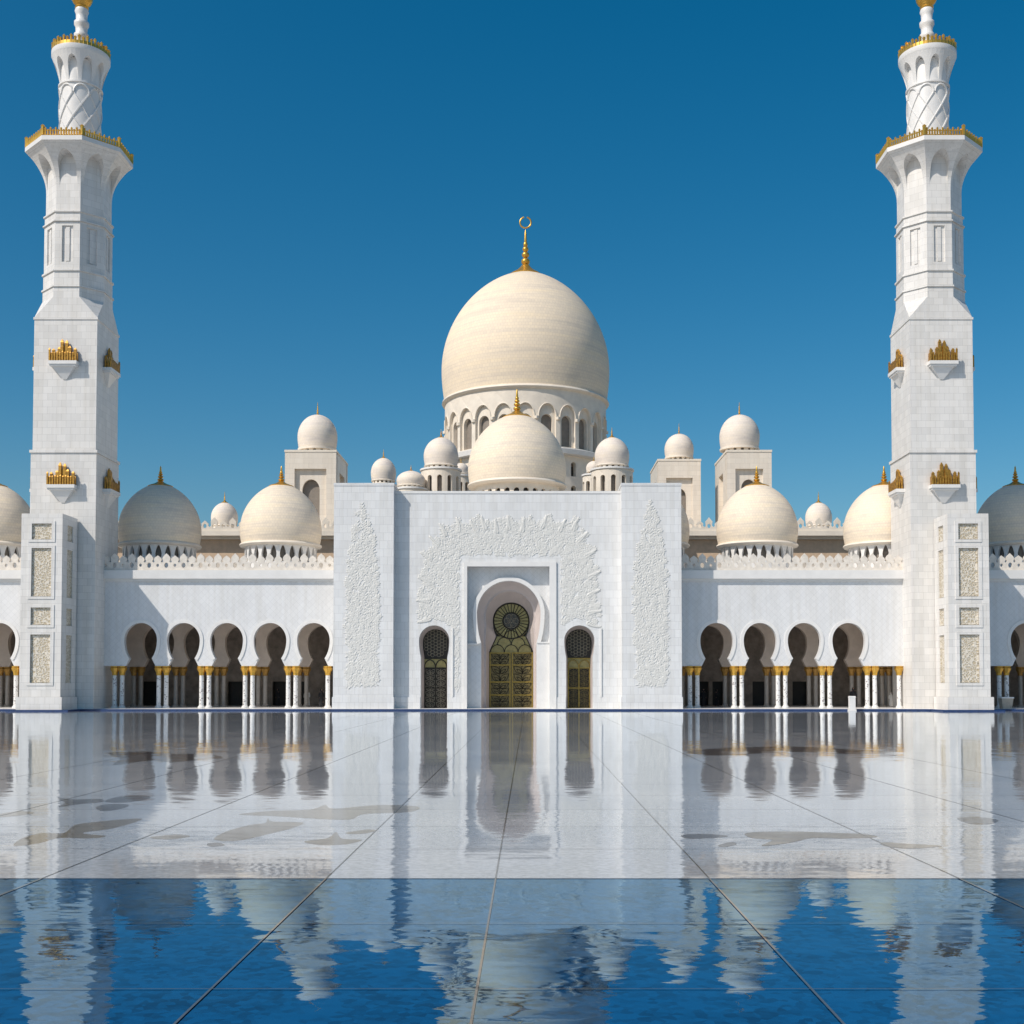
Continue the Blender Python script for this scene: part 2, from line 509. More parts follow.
        o.rotation_euler = (0, 0, rotz)
        return o

def tag(o, label=None, cat=None, group=None, kind=None):
    if label: o['label'] = label
    if cat: o['category'] = cat
    if group: o['group'] = group
    if kind: o['kind'] = kind
    return o

def thing(name, loc, label, cat, group=None):
    o = bpy.data.objects.new(name, None)
    o.empty_display_size = 0.5
    COL.objects.link(o)
    o.location = loc
    return tag(o, label, cat, group)

def copy_tree(o, parent=None):
    c = o.copy()
    COL.objects.link(c)
    if parent is not None: c.parent = parent
    for ch in list(o.children): copy_tree(ch, c)
    return c

def copy_thing(o, loc, label):
    c = copy_tree(o)
    c.location = loc
    c['label'] = label
    return c

def arch_pts(w, z0, zs, pointed=1.0, n=12):
    """closed loop of an arched opening: half width w, sill z0, spring zs, rise = w*pointed"""
    pts = [(-w, z0), (w, z0)]
    for i in range(n + 1):
        a = PI * i / n
        pts.append((w * math.cos(a), zs + w * pointed * math.sin(a)))
    return pts

def oval(w, h, cz, n=14, point=0.0):
    pts = []
    for i in range(n):
        a = 2 * PI * i / n
        s = math.sin(a)
        pts.append((w * math.cos(a) * (1 - point * max(0, s)), cz + h * s))
    return pts

def keyhole(cx, cz, r, drop, neck, tail, n=28, rt=None):
    """horseshoe arch from bottom left, over the top, to bottom right.
    drop: depth of the neck below the centre, neck: half width there, tail: [(half width, z), ...] going down"""
    rt = rt or r
    ry = drop / math.sqrt(1 - (neck / r) ** 2)
    left = []
    m = 8
    a1 = math.asin(drop / ry)
    for i in range(m):                                   # from neck up to the widest point
        a = a1 * (1 - i / m)
        left.append((-r * math.cos(a), cz - ry * math.sin(a)))
    arc = [(-r * math.cos(PI * i / n), cz + rt * math.sin(PI * i / n)) for i in range(n + 1)]
    right = [(-x, z) for (x, z) in reversed(left)]
    tl = [(-hw, z) for (hw, z) in reversed(tail)]
    tr = [(hw, z) for (hw, z) in tail]
    return [(cx + x, z) for (x, z) in tl + left + arc + right + tr]

def resample(pts, n):
    P = np.array(pts, float)
    d = np.r_[0, np.cumsum(np.hypot(*np.diff(P, axis=0).T))]
    t = np.linspace(0, d[-1], n)
    return [(float(a), float(b)) for a, b in zip(np.interp(t, d, P[:, 0]), np.interp(t, d, P[:, 1]))]

def offset_open(pts, d):
    """offset an open polyline outwards (left of travel)"""
    P = np.array(pts, float)
    T = np.gradient(P, axis=0)
    L = np.hypot(T[:, 0], T[:, 1])[:, None]; L[L == 0] = 1
    T = T / L
    Nn = np.c_[-T[:, 1], T[:, 0]]
    return [(float(a), float(b)) for a, b in P + Nn * d]

# ------------------------------------------------------------------ ground and floor
D_PYL = 107.5
mb = MB(); mb.box(-2500, 2500, -2500, 2500, -0.6, -0.3); tag(mb.build('ground', 'sand'), kind='structure')
FAR_EDGE = 15.0
mb = MB(); mb.box(-90, 90, FAR_EDGE, 160, -0.25, 0.0); tag(mb.build('courtyard_floor', 'marblefloor'), kind='structure')
mb = MB(); mb.box(-90, 90, -40, FAR_EDGE - 0.001, -0.25, -0.004); tag(mb.build('pool_water', 'pool'), kind='structure')
mb = MB()
for xj in (-13.2, -9.6, -6.0, -2.5, -0.41, 2.22, 5.3, 8.6, 12.2):
    w = 0.0105
    mb.add([(xj - w, -30, 0.0034), (xj + w, -30, 0.0034), (xj + w, 106, 0.0034), (xj - w, 106, 0.0034)], [(0, 1, 2, 3)])
for yj in (6.9, 9.6, 12.2, 15.0, 17.65, 20.4, 23.2, 26.1, 29.0):
    w = 0.006
    mb.add([(-60, yj - w, 0.0040), (60, yj - w, 0.0040), (60, yj + w, 0.0040), (-60, yj + w, 0.0040)], [(0, 1, 2, 3)])
tag(mb.build('floor_joints', 'joint', flat=True), kind='structure')

def smooth_poly(pts, k=5):
    n = len(pts); out = []
    for i in range(n):
        p0, p1, p2, p3 = (np.array(pts[(i + j) % n], float) for j in (-1, 0, 1, 2))
        for s in range(k):
            t = s / k
            out.append(tuple(0.5 * ((2 * p1) + (-p0 + p2) * t + (2 * p0 - 5 * p1 + 4 * p2 - p3) * t * t + (-p0 + 3 * p1 - 3 * p2 + p3) * t ** 3)))
    return out

def inlay(polys, mat, off):
    mb = MB()
    for i, P in enumerate(polys):
        P = smooth_poly(P)
        G = [ground_at(*p) for p in P]
        tris = tessellate_polygon([[Vector((x, y, 0)) for x, y in G]])
        mb.add([(x, y, off + 0.0001 * i) for x, y in G], [tuple(t) for t in tris])
    return tag(mb.build('floral_floor_inlay', mat, flat=True), kind='structure')

def LZ(pts): return [(a / 2, 700 + b / 2) for a, b in pts]
def RZ(pts): return [(512 + a / 2, 700 + b / 2) for a, b in pts]
inlay([LZ([(28, 292), (45, 276), (85, 266), (128, 266), (150, 250), (200, 243), (272, 237), (280, 241), (225, 257), (165, 266), (212, 272), (180, 277), (120, 276), (80, 286)]),
       LZ([(428, 277), (455, 262), (500, 250), (530, 246), (536, 236), (545, 243), (606, 245), (585, 256), (530, 270), (480, 281), (445, 282)]),
       LZ([(478, 229), (540, 222), (620, 219), (650, 210), (668, 217), (760, 210), (835, 213), (820, 224), (730, 228), (700, 239), (640, 238), (560, 233)]),
       LZ([(608, 283), (655, 276), (672, 264), (684, 277), (724, 280), (690, 289), (640, 290)]),
       LZ([(690, 266), (735, 259), (752, 262), (720, 268)]),
       LZ([(300, 275), (350, 269), (380, 273), (335, 279)]),
       LZ([(0, 228), (40, 222), (70, 226), (30, 232), (0, 234)])], 'inlaytan', 0.0004)
inlay([LZ([(115, 196), (150, 199), (200, 198), (204, 204), (160, 208), (118, 214), (130, 205)]),
       LZ([(192, 214), (222, 208), (258, 210), (240, 218), (205, 222)]),
       LZ([(210, 203), (240, 193), (292, 192), (298, 197), (250, 205)]),
       LZ([(218, 106), (290, 103), (330, 107), (420, 109), (445, 116), (400, 119), (350, 124), (300, 121), (228, 130), (240, 118)]),
       LZ([(415, 287), (440, 286), (448, 291), (420, 293)]),
       RZ([(340, 270), (385, 268), (432, 272), (400, 276), (350, 277)]),
       RZ([(412, 291), (440, 284), (448, 289), (425, 294)]),
       RZ([(352, 102), (440, 96), (560, 93), (690, 100), (770, 104), (690, 108), (560, 104), (440, 110), (380, 110)]),
       RZ([(890, 236), (930, 234), (972, 240), (955, 248), (915, 247)])], 'inlaydark', 0.0014)
inlay([RZ([(470, 266), (560, 263), (640, 266), (700, 268), (730, 274), (660, 277), (600, 276), (560, 285), (500, 292), (520, 280), (480, 276)]),
       RZ([(740, 285), (800, 288), (860, 292), (800, 297), (750, 293)])], 'inlaytan', 0.0024)

KX = [X(p, 104.4) for p in (17, 64, 947, 994)]
# cobalt kerb and white step along the foot of the building
mb = MB()
ka, kb = D_PYL - 0.85, D_PYL - 0.45
xs_ = [X(-60, 108), KX[0] - 0.35, KX[1] + 0.35, KX[2] - 0.35, KX[3] + 0.35, X(1090, 108)]
for a_, b_ in ((0, 1), (2, 3), (4, 5)): mb.box(xs_[a_], xs_[b_], ka, kb, -0.1, 0.14)
for a_, b_ in ((1, 2), (3, 4)):
    mb.box(xs_[a_] - 0.3, xs_[b_] + 0.3, 103.65, 103.95, -0.1, 0.139)
    mb.box(xs_[a_] - 0.3, xs_[a_] - 0.001, 103.951, kb, -0.1, 0.138); mb.box(xs_[b_] + 0.001, xs_[b_] + 0.3, 103.951, kb, -0.1, 0.138)
tag(mb.build('blue_kerb', 'bluetile'), kind='structure')
mb = MB(); mb.box(X(-60, 108), X(1090, 108), D_PYL - 0.449, 130, -0.1, 0.16); tag(mb.build('white_step', 'trim'), kind='structure')

# ------------------------------------------------------------------ finials and domes
def finial_prof(r, h):
    """gold skirt, stacked balls and spike; r skirt radius, h total height"""
    p = [(r, -0.02 * h), (r * 1.04, 0.015 * h), (r * 0.86, 0.06 * h), (r * 0.55, 0.12 * h), (r * 0.33, 0.19 * h), (r * 0.22, 0.24 * h)]
    z = 0.24 * h
    for br, bh in ((0.27, 0.15), (0.235, 0.13), (0.19, 0.11), (0.14, 0.09)):
        for i in range(1, 6):
            a = PI * i / 6
            p.append((r * max(0.11, br * math.sin(a)), z + bh * h * (1 - math.cos(a)) / 2))
        z += bh * h
        p.append((r * 0.08, z))
    p += [(r * 0.085, z + 0.02 * h), (r * 0.06, 0.92 * h), (0.004, h)]
    return p

def dome_prof(r, h, r0=0.95, wide=0.3, n=30, power=1.0):
    p = []
    for i in range(8):
        t = i / 8
        a = t * PI / 2
        p.append((r * (r0 + (1 - r0) * math.sin(a)), h * wide * t))
    for i in range(n + 1):
        a = PI / 2 * i / n
        p.append((max(0.01, r * math.cos(a) ** power), h * (wide + (1 - wide) * math.sin(a))))
    return p

def add_dome(parent, z, r, h, mat, r0=0.95, wide=0.3, ring=0.05, seg=72, fin=None, skirt=None, mould=True, power=1.08):
    mb = MB()
    mb.lathe([(x, z + y) for x, y in dome_prof(r, h, r0, wide, 30, power)], seg)
    d = mb.build('dome', mat, parent, smooth=40)
    if mould:
        mb = MB()
        q = ring * r
        mb.lathe([(r * r0 - q, z - q * 1.6), (r * r0 + q * 0.6, z - q * 1.4), (r * r0 + q * 1.1, z - q * 0.7), (r * r0 + q * 0.9, z - 0.1 * q),
                  (r * r0 + 0.2 * q, z + 0.25 * q), (r * r0 - q, z + 0.3 * q)], seg)
        mb.build('moulding', 'cream', d, smooth=50)
    if fin:
        mb = MB()
        k = skirt or r * 0.27
        ca_ = (k / r) ** (1 / power)
        zs = z + h * (wide + (1 - wide) * math.sqrt(1 - ca_ * ca_))
        mb.lathe([(x, zs + y) for x, y in finial_prof(k * 1.04, fin + z + h - zs)], 24)
        mb.build('finial', 'gold', parent, smooth=50)
    return d

# main dome ---------------------------------------------------------
Dm = 160.0; sm = Dm / F
mx = X(525.5, Dm, 400)
root = thing('great_dome', (mx, Dm, 0), 'largest cream dome on a tall arched drum, its gold finial ending in a ring', 'dome', 'domes of the mosque')
r = 84.4 * sm
zb, zt = Z(404, Dm), Z(273.5, Dm)
add_dome(root, zb, r, zt - zb, 'bigdome', 0.965, 0.24, 0.028, 128, power=1.18)
mb = MB()
zf = zt - 0.42
prof = [(x, zf + y) for x, y in finial_prof(16.5 * sm, 48.6 * sm)]
mb.lathe(prof, 32)
fin = mb.build('finial', 'gold', root, smooth=50)
mb = MB()
cr = 5.6 * sm; cz = Z(222.5, Dm)
pts = []
for i in range(30):
    a = PI / 2 + 0.28 + (2 * PI - 0.56) * i / 29
    pts.append((cr * math.cos(a), 0, cz + cr * math.sin(a)))
mb.tube(pts, 0.11, 8)
mb.build('crescent', 'gold', fin, smooth=60)
Rd = 81 * sm
zw0, zw1 = Z(446, Dm - Rd), zb - 0.35
mb = MB()
half = Rd * PI / 24
wz = zw0 + 0.25
mb.ring_slab(24, Rd - 0.35, 0.5, zw0, zw1, [arch_pts(0.74, wz, wz + 3.1, 1.1)])
mb.ring_slab(24, Rd, 0.345, zw0 + 0.001, zw1 - 0.001, [arch_pts(1.12, zw0 + 0.12, wz + 3.55, 1.45, 16)])
drum = mb.build('drum', 'cream', root)
mb = MB()     # pointed hood relief and colonnettes over each window
for k in range(24):
    a0 = -PI / 2 + 2 * PI * k / 24
    def P(x, z, d=0.12): 
        a = a0 + x / Rd
        return ((Rd + d) * math.cos(a), (Rd + d) * math.sin(a), z)
    rim = [p for p in arch_pts(1.16, zw0 + 0.12, wz + 3.55, 1.45, 16)[2:]]
    mb.tube([P(x, z, 0.03) for x, z in rim], 0.07, 5)
    mb.tube([P(-1.4, wz + 3.2, 0.0), P(-1.4, wz + 3.55, 0.02)], 0.30, 8)
mb.build('drum_relief', 'cream', drum, smooth=45)
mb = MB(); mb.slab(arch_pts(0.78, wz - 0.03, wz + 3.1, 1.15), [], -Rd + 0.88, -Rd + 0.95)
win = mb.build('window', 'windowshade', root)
for k in range(1, 24):
    c = win.copy(); COL.objects.link(c); c.parent = root
    c.rotation_euler = (0, 0, 2 * PI * k / 24)
mb = MB(); mb.lathe([(Rd - 1.2, zw0 - 2), (Rd - 1.2, zw1)], 48); mb.build('drum_core', 'interior', root, smooth=40)
mb = MB()
mb.lathe([(Rd - 1, zw0 - 0.9), (Rd + 0.45, zw0 - 0.75), (Rd + 0.55, zw0 - 0.15), (Rd + 0.2, zw0), (Rd - 1, zw0 + 0.01)], 96)
mb.build('ledge', 'trim', root, smooth=40)
mb = MB()
lowh = [arch_pts(0.42, zw0 - 3.4, zw0 - 2.0), arch_pts(0.42, zw0 - 6.4, zw0 - 5.0)]
mb.ring_slab(20, Rd - 0.35, 0.6, 12, zw0 - 0.85, lowh)
mb.build('lower_drum', 'cream', root)
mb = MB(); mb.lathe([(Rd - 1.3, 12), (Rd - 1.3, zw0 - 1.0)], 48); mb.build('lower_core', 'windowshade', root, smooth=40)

# portal dome -------------------------------------------------------
Dp2 = 119.0; s2 = Dp2 / F
root = thing('portal_dome', (X(517, Dp2, 450), Dp2, 0), 'mid-sized cream dome directly above the portal wall in front of the great dome', 'dome', 'domes of the mosque')
r = 49.2 * s2
zb, zt = Z(485.5, Dp2), Z(414.5, Dp2)
add_dome(root, zb, r, zt - zb, 'dome', 0.965, 0.22, 0.045, 96, power=1.2, fin=26 * s2, skirt=13.5 * s2)
mb = MB(); mb.ring_slab(28, r * 0.86, 0.3, 17.5, zb - 0.25, [arch_pts(0.27, 18.6, zb - 1.1)]); mb.build('drum', 'cream', root)
mb = MB(); mb.lathe([(r * 0.86 - 0.45, 17.5), (r * 0.86 - 0.45, zb)], 40); mb.build('drum_core', 'dark', root, smooth=40)  # dark core painted as the unlit inside of the drum

# arcade domes ------------------------------------------------------
Da = 118.0; sa = Da / F
r = 40.3 * sa
zb, zt = Z(545, Da), Z(483.5, Da)
ROOF = 12.35
def arcade_dome(px, label):
    root = thing('arcade_dome', (X(px, Da, 530), Da, ROOF), label, 'dome', 'domes along the arcade roofs')
    L = lambda z: z - ROOF
    d = add_dome(root, L(zb), r, zt - zb, 'dome', 0.955, 0.22, 0.05, 84, power=1.2, fin=18 * sa, skirt=11.5 * sa)
    mb = MB()
    zz = L(zb) + (zt - zb) * 0.13
    rr = r * 0.972
    mb.lathe([(rr - 0.1, zz - 0.1), (rr + 0.05, zz - 0.07), (rr + 0.07, zz), (rr - 0.05, zz + 0.05)], 84)
    mb.build('band', 'cream', d, smooth=50)
    Rr = r * 0.88
    mb = MB(); mb.ring_slab(24, Rr, 0.3, 0, L(zb) - 0.2, [oval(0.30, 0.78, L(zb) - 1.15, 14, 0.35)]); mb.build('drum', 'trim', root)
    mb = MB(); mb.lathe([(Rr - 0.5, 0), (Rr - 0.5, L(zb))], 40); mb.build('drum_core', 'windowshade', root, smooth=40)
    return root
ad = arcade_dome(160, 'cream arcade dome beside the left minaret, shaded by its shadow')
for px, lab in ((281, 'sunlit cream arcade dome in front of the domed tower left of the portal'),
                (757, 'sunlit cream arcade dome in front of the domed tower right of the portal'),
                (884.5, 'cream arcade dome partly hidden by the inner side of the right minaret'),
                (1016, 'half shaded cream arcade dome cut off by the right edge of the photo'),
                (-6, 'cream arcade dome cut off by the left edge of the photo'),
                (649, 'cream arcade dome mostly hidden behind the right pylon of the portal')):
    c = copy_thing(ad, (X(px, Da, 530), Da, ROOF), lab)
    if px == 649:
        for ch in list(c.children):
            if ch.name.startswith('finial'): bpy.data.objects.remove(ch)

# ------------------------------------------------------------------ portal
root = thing('portal', (X(507.5, D_PYL), D_PYL, 0), 'tall white marble portal wall with two carved pylons and a golden horseshoe door', 'portal')
px0 = 507.5
def lx(px, dy=0.0): return X(px, D_PYL + dy) - X(px0, D_PYL)
def lz(py, dy=0.0): return Z(py, D_PYL + dy)
TOPP = lz(483); YW = 1.1; TOPW = lz(493.5, YW)
BASE = 0.0
for (a, b) in ((333, 393), (622, 682)):
    mb = MB()
    x0, x1 = lx(a), lx(b)
    mb.box(x0, x1, 0, 13, 0, TOPP - 0.25)
    mb.box(x0 - 0.04, x1 + 0.04, -0.04, 13.04, TOPP - 0.249, TOPP)
    py = mb.build('pylon', 'portal', root)
    mb = MB(); mb.box(x0 - 0.07, x1 + 0.07, -0.07, 12.9, 0.12, lz(697)); mb.build('plinth', 'portal', py)
WL, WR = lx(393) + 0.002, lx(622) - 0.002
# front layer: rectangular recess and two side door arches
RL, RR_, RT = lx(467, YW), lx(549.5, YW), lz(566.5, YW)
def side_key(cpx, dy, grow=0.0):
    c = lx(cpx, dy); s = (D_PYL + dy) / F
    return keyhole(c, lz(640.5, dy), 15.2 * s + grow, 16.5 * s, 13.3 * s + grow, [(13.3 * s + grow, 0.1)])
sideL, sideR = side_key(434, YW), side_key(579.5, YW)
out = [(WL, 0.1)] + sideL + [(RL, 0.1), (RL, RT), (RR_, RT), (RR_, 0.1)] + sideR + [(WR, 0.1), (WR, TOPW), (WL, TOPW)]
mb = MB(); mb.slab(out, [], YW, YW + 0.95)
wall = mb.build('wall', 'portal', root)
# coping
mb = MB(); mb.box(WL, WR, YW - 0.05, YW + 1.4, TOPW, TOPW + 0.22); mb.build('coping', 'trim', wall)
# body behind
mb = MB()
cx = lx(509.5, YW)
mb.box(WL, WR, 6.2, 13, 0.1, TOPW - 0.3)
mb.box(WL, WR, YW + 0.95, 6.2, TOPW - 1.2, TOPW - 0.3)
mb.build('hall_block', 'creamwall', root)
# second layer behind the rectangular recess, with the great horseshoe arch
Y2 = YW + 0.95
s = (D_PYL + Y2) / F
mcx = lx(508.8, Y2); mcz = lz(613.5, Y2)
big = keyhole(mcx, mcz, 31.8 * s, 29.5 * s, 27.6 * s, [(27.6 * s, 0.1)], 40, 32.5 * s)
out2 = [(RL - 0.3, 0.1)] + big + [(RR_ + 0.3, 0.1), (RR_ + 0.3, RT + 0.3), (RL - 0.3, RT + 0.3)]
mb = MB(); mb.slab(out2, [], Y2 + 0.002, Y2 + 0.5)
panel = mb.build('arch_panel', 'arcade', root)
a = resample(big[1:-1], 90)
mb = MB(); mb.strip(a, offset_open(a, 0.36), Y2 - 0.42, Y2 + 0.003)
mb.build('arch_moulding', 'trim', panel)
# steps of the jambs
mb = MB()
zj = lz(643.5, Y2)
mb.box(RL + 0.002, mcx - 27.6 * s - 0.002, Y2 - 0.30, Y2, zj - 0.12, zj + 0.02)
mb.build('impost', 'trim', panel)
mb = MB()
mb.box(mcx + 27.6 * s + 0.002, RR_ - 0.002, Y2 - 0.55, Y2, 0.1, zj)
mb.box(mcx + 27.6 * s + 0.04, RR_ - 0.002, Y2 - 0.62, Y2, zj + 0.001, zj + 0.14)
mb.build('jamb', 'trim', panel)
# raised frame around the recess
fw = 0.62
mb = MB()
mb.box(RL - 0.32, RL - 0.001, YW - 0.14, YW + 0.3, 0.1, RT + 0.42)
mb.box(RR_ + 0.001, RR_ + fw, YW - 0.14, YW + 0.3, 0.1, RT + 0.42)
mb.box(RL, RR_, YW - 0.139, YW + 0.3, RT + 0.001, RT + 0.419)
mb.build('door_frame', 'trim', root)
# splayed reveal down to the golden door
Y3 = 5.3
s3 = (D_PYL + Y3) / F
dcx = lx(511.2, Y3)
doorkey = keyhole(dcx, lz(621, Y3), 18.2 * s3, 15.5 * s3, 14.6 * s3, [(22 * s3, lz(652, Y3)), (22 * s3, 0.1)], 36)
A, B = resample(big, 140), resample(doorkey, 140)
def loft(mb, A, ya, B, yb, steps=3):
    n = len(A); vs, fs = [], []
    for k in range(steps + 1):
        t = k / steps
        for p, q in zip(A, B):
            vs.append((p[0] + (q[0] - p[0]) * t ** 1.3, ya + (yb - ya) * t, p[1] + (q[1] - p[1]) * t ** 1.3))
    for k in range(steps):
        for i in range(n - 1):
            fs.append((k * n + i, k * n + i + 1, (k + 1) * n + i + 1, (k + 1) * n + i))
    mb.add(vs, fs)
mid = [((p[0] * 0.62 + q[0] * 0.38), (p[1] * 0.62 + q[1] * 0.38)) for p, q in zip(A, B)]
mb = MB()
loft(mb, A, Y2 + 0.5, mid, Y2 + 1.4, 3)
mid2 = offset_open(mid, -0.16)
loft(mb, mid, Y2 + 1.4, mid2, Y2 + 1.401, 1)
loft(mb, mid2, Y2 + 1.401, B, Y3, 5)
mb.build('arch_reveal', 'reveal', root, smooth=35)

def rings_grid(mb, x0, x1, z0, z1, nx, nz, y, t):
    dx, dz = (x1 - x0) / nx, (z1 - z0) / nz
    for i in range(nx):
        for k in range(nz):
            c = (x0 + (i + .5) * dx, z0 + (k + .5) * dz)
            rr = min(dx, dz) * 0.46
            mb.ring(c[0], y, c[1], rr, t, 14, 4)
            mb.ring(c[0], y, c[1], rr * 0.45, t * 0.8, 8, 4)
            for q in range(4):
                a = PI / 4 + q * PI / 2
                mb.tube([(c[0] + rr * 0.45 * math.cos(a), y, c[1] + rr * 0.45 * math.sin(a)), (c[0] + dx * .5 * np.sign(math.cos(a)), y, c[1] + dz * .5 * np.sign(math.sin(a)))], t * 0.8, 4)

def vine_grid(mb, x0, x1, z0, z1, rows, y, t):
    """a wavy stalk up the panel with pointed leaf loops to either side"""
    xm, hwv, dz = (x0 + x1) / 2, (x1 - x0) / 2, (z1 - z0) / rows
    mb.tube([(xm + 0.08 * hwv * math.sin(u * 2 * PI * rows), y, z0 + u * (z1 - z0)) for u in np.linspace(0, 1, 8 * rows + 1)], t, 4)
    for k in range(rows):
        zb_ = z0 + k * dz
        for sg in (-1, 1):
            for (reach, lift, fat) in ((0.92, 0.95, 0.30), (0.62, 0.55, 0.20)):
                tip = (xm + sg * hwv * reach, zb_ + dz * lift)
                d = Vector((tip[0] - xm, tip[1] - zb_)); n_ = Vector((-d.y, d.x))
                loop = []
                for i in range(14):
                    u = i / 13
                    loop.append((u, fat * math.sin(PI * u) * (1 - 0.3 * u)))
                full = loop + [(u, -w_) for u, w_ in reversed(loop[1:-1])]
                mb.tube([(xm + d.x * u + n_.x * w_, y, zb_ + d.y * u + n_.y * w_) for u, w_ in full], t, 4, True)

# golden double door
z_l = lz(653, Y3); hw = 22 * s3
mb = MB(); mb.box(dcx - hw, dcx + hw, Y3 + 0.02, Y3 + 0.12, 0.1, z_l)
door = mb.build('golden_door', 'doorpanel', root)
for sgn in (-1, 1):
    mb = MB()
    xa, xb = (dcx + sgn * 0.06, dcx + sgn * (hw - 0.03))
    x0, x1 = min(xa, xb), max(xa, xb)
    bars = [0.16, lz(695, Y3), lz(682, Y3), lz(665, Y3), z_l]
    for z in bars: mb.box(x0, x1, Y3 - 0.08, Y3 + 0.0, z - 0.06, z + 0.06)
    for x in (x0 + 0.05, x1 - 0.05): mb.box(x - 0.05, x + 0.05, Y3 - 0.09, Y3 + 0.01, 0.12, z_l + 0.07)
    leaf = mb.build('door_leaf', 'doormetal', door)
    mb = MB()
    for i in range(4):
        vine_grid(mb, x0 + 0.1, x1 - 0.1, bars[i] + 0.06, bars[i + 1] - 0.06, 2, Y3 - 0.02, 0.021)
    mb.build('tracery', 'doorblack', door, smooth=60)
# flared middle of scale-shaped panes and round fanlight
mid_poly = [(dcx - hw, z_l), (dcx + hw, z_l), (dcx + 14.6 * s3, lz(636.5, Y3)), (dcx - 14.6 * s3, lz(636.5, Y3))]
mb = MB(); mb.slab(mid_poly, [], Y3 + 0.021, Y3 + 0.12)
pane = mb.build('scale_pane', 'doorpale', root)
mb = MB()
for row, (zz, cnt) in enumerate(((lz(652.5, Y3), 3), (lz(645, Y3), 2), (lz(638, Y3), 1))):
    wrow = 1.28
    for i in range(cnt):
        c = dcx + (i - (cnt - 1) / 2) * wrow
        mb.tube([(c + 0.64 * math.cos(a), Y3 - 0.03, zz + 0.72 * math.sin(a)) for a in np.linspace(0, PI, 12)], 0.035, 5)
mb.build('scale_lead', 'doorblack', pane, smooth=60)
fz = lz(621, Y3); fr_ = 18.2 * s3
mb = MB()
mb.lathe([(0.01, 0), (fr_ + 0.05, 0), (fr_ + 0.05, 0.1), (0.01, 0.1)], 48)
fan_v = [(dcx + x, Y3 + 0.03 + z, fz + y) for (x, y, z) in mb.v]
mb2 = MB(); mb2.add(fan_v, mb.f); fan = mb2.build('fanlight', 'doorpale', root)
mb = MB()
for rr, t in ((fr_ - 0.04, 0.07), (fr_ * 0.46, 0.06)): mb.ring(dcx, Y3 - 0.01, fz, rr, t, 40, 5)
for k in range(28):
    a = 2 * PI * k / 28
    mb.tube([(dcx + fr_ * 0.46 * math.cos(a), Y3 - 0.01, fz + fr_ * 0.46 * math.sin(a)), (dcx + fr_ * 0.98 * math.cos(a), Y3 - 0.01, fz + fr_ * 0.98 * math.sin(a))], 0.03, 4)
mb.build('fan_spokes', 'doorblack', fan, smooth=60)
mb = MB()
for k in range(6):
    a = 2 * PI * k / 6
    mb.ring(dcx + fr_ * 0.23 * math.cos(a), Y3 - 0.02, fz + fr_ * 0.23 * math.sin(a), fr_ * 0.16, 0.022, 14, 4)
mb.build('rosette', 'doorsilver', fan, smooth=60)
mb = MB(); mb.slab([(dcx + fr_ * 0.46 * math.cos(2 * PI * i / 32), fz + fr_ * 0.46 * math.sin(2 * PI * i / 32)) for i in range(32)], [], Y3 + 0.0, Y3 + 0.02)
mb.build('rosette_glass', 'glass', fan)
# bronze outline of the whole door shape
mb = MB(); mb.tube([(x, Y3 - 0.02, z) for x, z in resample(doorkey, 90)], 0.07, 5); mb.build('door_outline', 'doorblack', door, smooth=60)

# side doors
Y4 = YW + 2.0
for cpx, key, shift in ((434, sideL, 1.6), (579.5, sideR, -0.6)):
    s4 = (D_PYL + Y4) / F
    c = lx(cpx + shift, Y4)
    inner = keyhole(c, lz(642, Y4), 12.9 * s4, 15 * s4, 11.3 * s4, [(11.3 * s4, 0.1)])
    mb = MB(); loft(mb, resample(key, 80), YW + 0.95, resample(inner, 80), Y4, 3)
    rv = mb.build('side_door_reveal', 'reveal', root, smooth=40)
    big_in = keyhole(c, lz(642, Y4), 13.3 * s4, 15 * s4, 11.7 * s4, [(11.7 * s4, 0.1)])
    mb = MB(); mb.slab(big_in, [], Y4 + 0.02, Y4 + 0.1)
    sd = mb.build('side_door', 'doordark', root)
    hw4 = 11.3 * s4
    mb = MB(); mb.slab([(c - hw4, lz(668, Y4)), (c + hw4, lz(668, Y4)), (c + hw4, lz(658.5, Y4)), (c - hw4, lz(658.5, Y4))], [], Y4 + 0.0, Y4 + 0.019)
    mb.build('scale_pane', 'doorpale', sd)
    mb = MB()
    for q in range(2):
        cc = c + (q - 0.5) * hw4
        mb.tube([(cc + hw4 * 0.5 * math.cos(a_), Y4 - 0.03, lz(668, Y4) + 0.75 * math.sin(a_)) for a_ in np.linspace(0, PI, 12)], 0.05, 5)
    for z in (0.16, lz(688, Y4), lz(668, Y4), lz(658.5, Y4)): mb.box(c - hw4, c + hw4, Y4 - 0.06, Y4, z - 0.05, z + 0.05)
    for x in (c - hw4 + 0.06, c, c + hw4 - 0.06): mb.box(x - 0.05, x + 0.05, Y4 - 0.065, Y4 - 0.001, 0.1, lz(668, Y4))
    mb.build('door_frame_bars', 'doormetal' if cpx > 500 else 'doorblack', sd)
    mb = MB()
    for xa_ in (c - hw4 + 0.1, c + 0.04): vine_grid(mb, xa_, xa_ + hw4 - 0.14, 0.2, lz(669, Y4), 7, Y4 - 0.03, 0.026)
    mb.build('tracery', 'doorsilver' if cpx < 500 else 'dooroldgold', sd, smooth=60)
    mb = MB()
    for i in range(-4, 5):
        for k in range(-4, 6):
            ox = i * 0.29; oz = k * 0.29 + (0.145 if i % 2 else 0) - 0.1
            if math.hypot(ox, oz * 0.9 - 0.06) < 1.13:
                mb.ring(c + ox, Y4 - 0.01, lz(643, Y4) + oz, 0.155, 0.026, 10, 4)
    mb.build('lattice', 'doorsilver', sd, smooth=60)
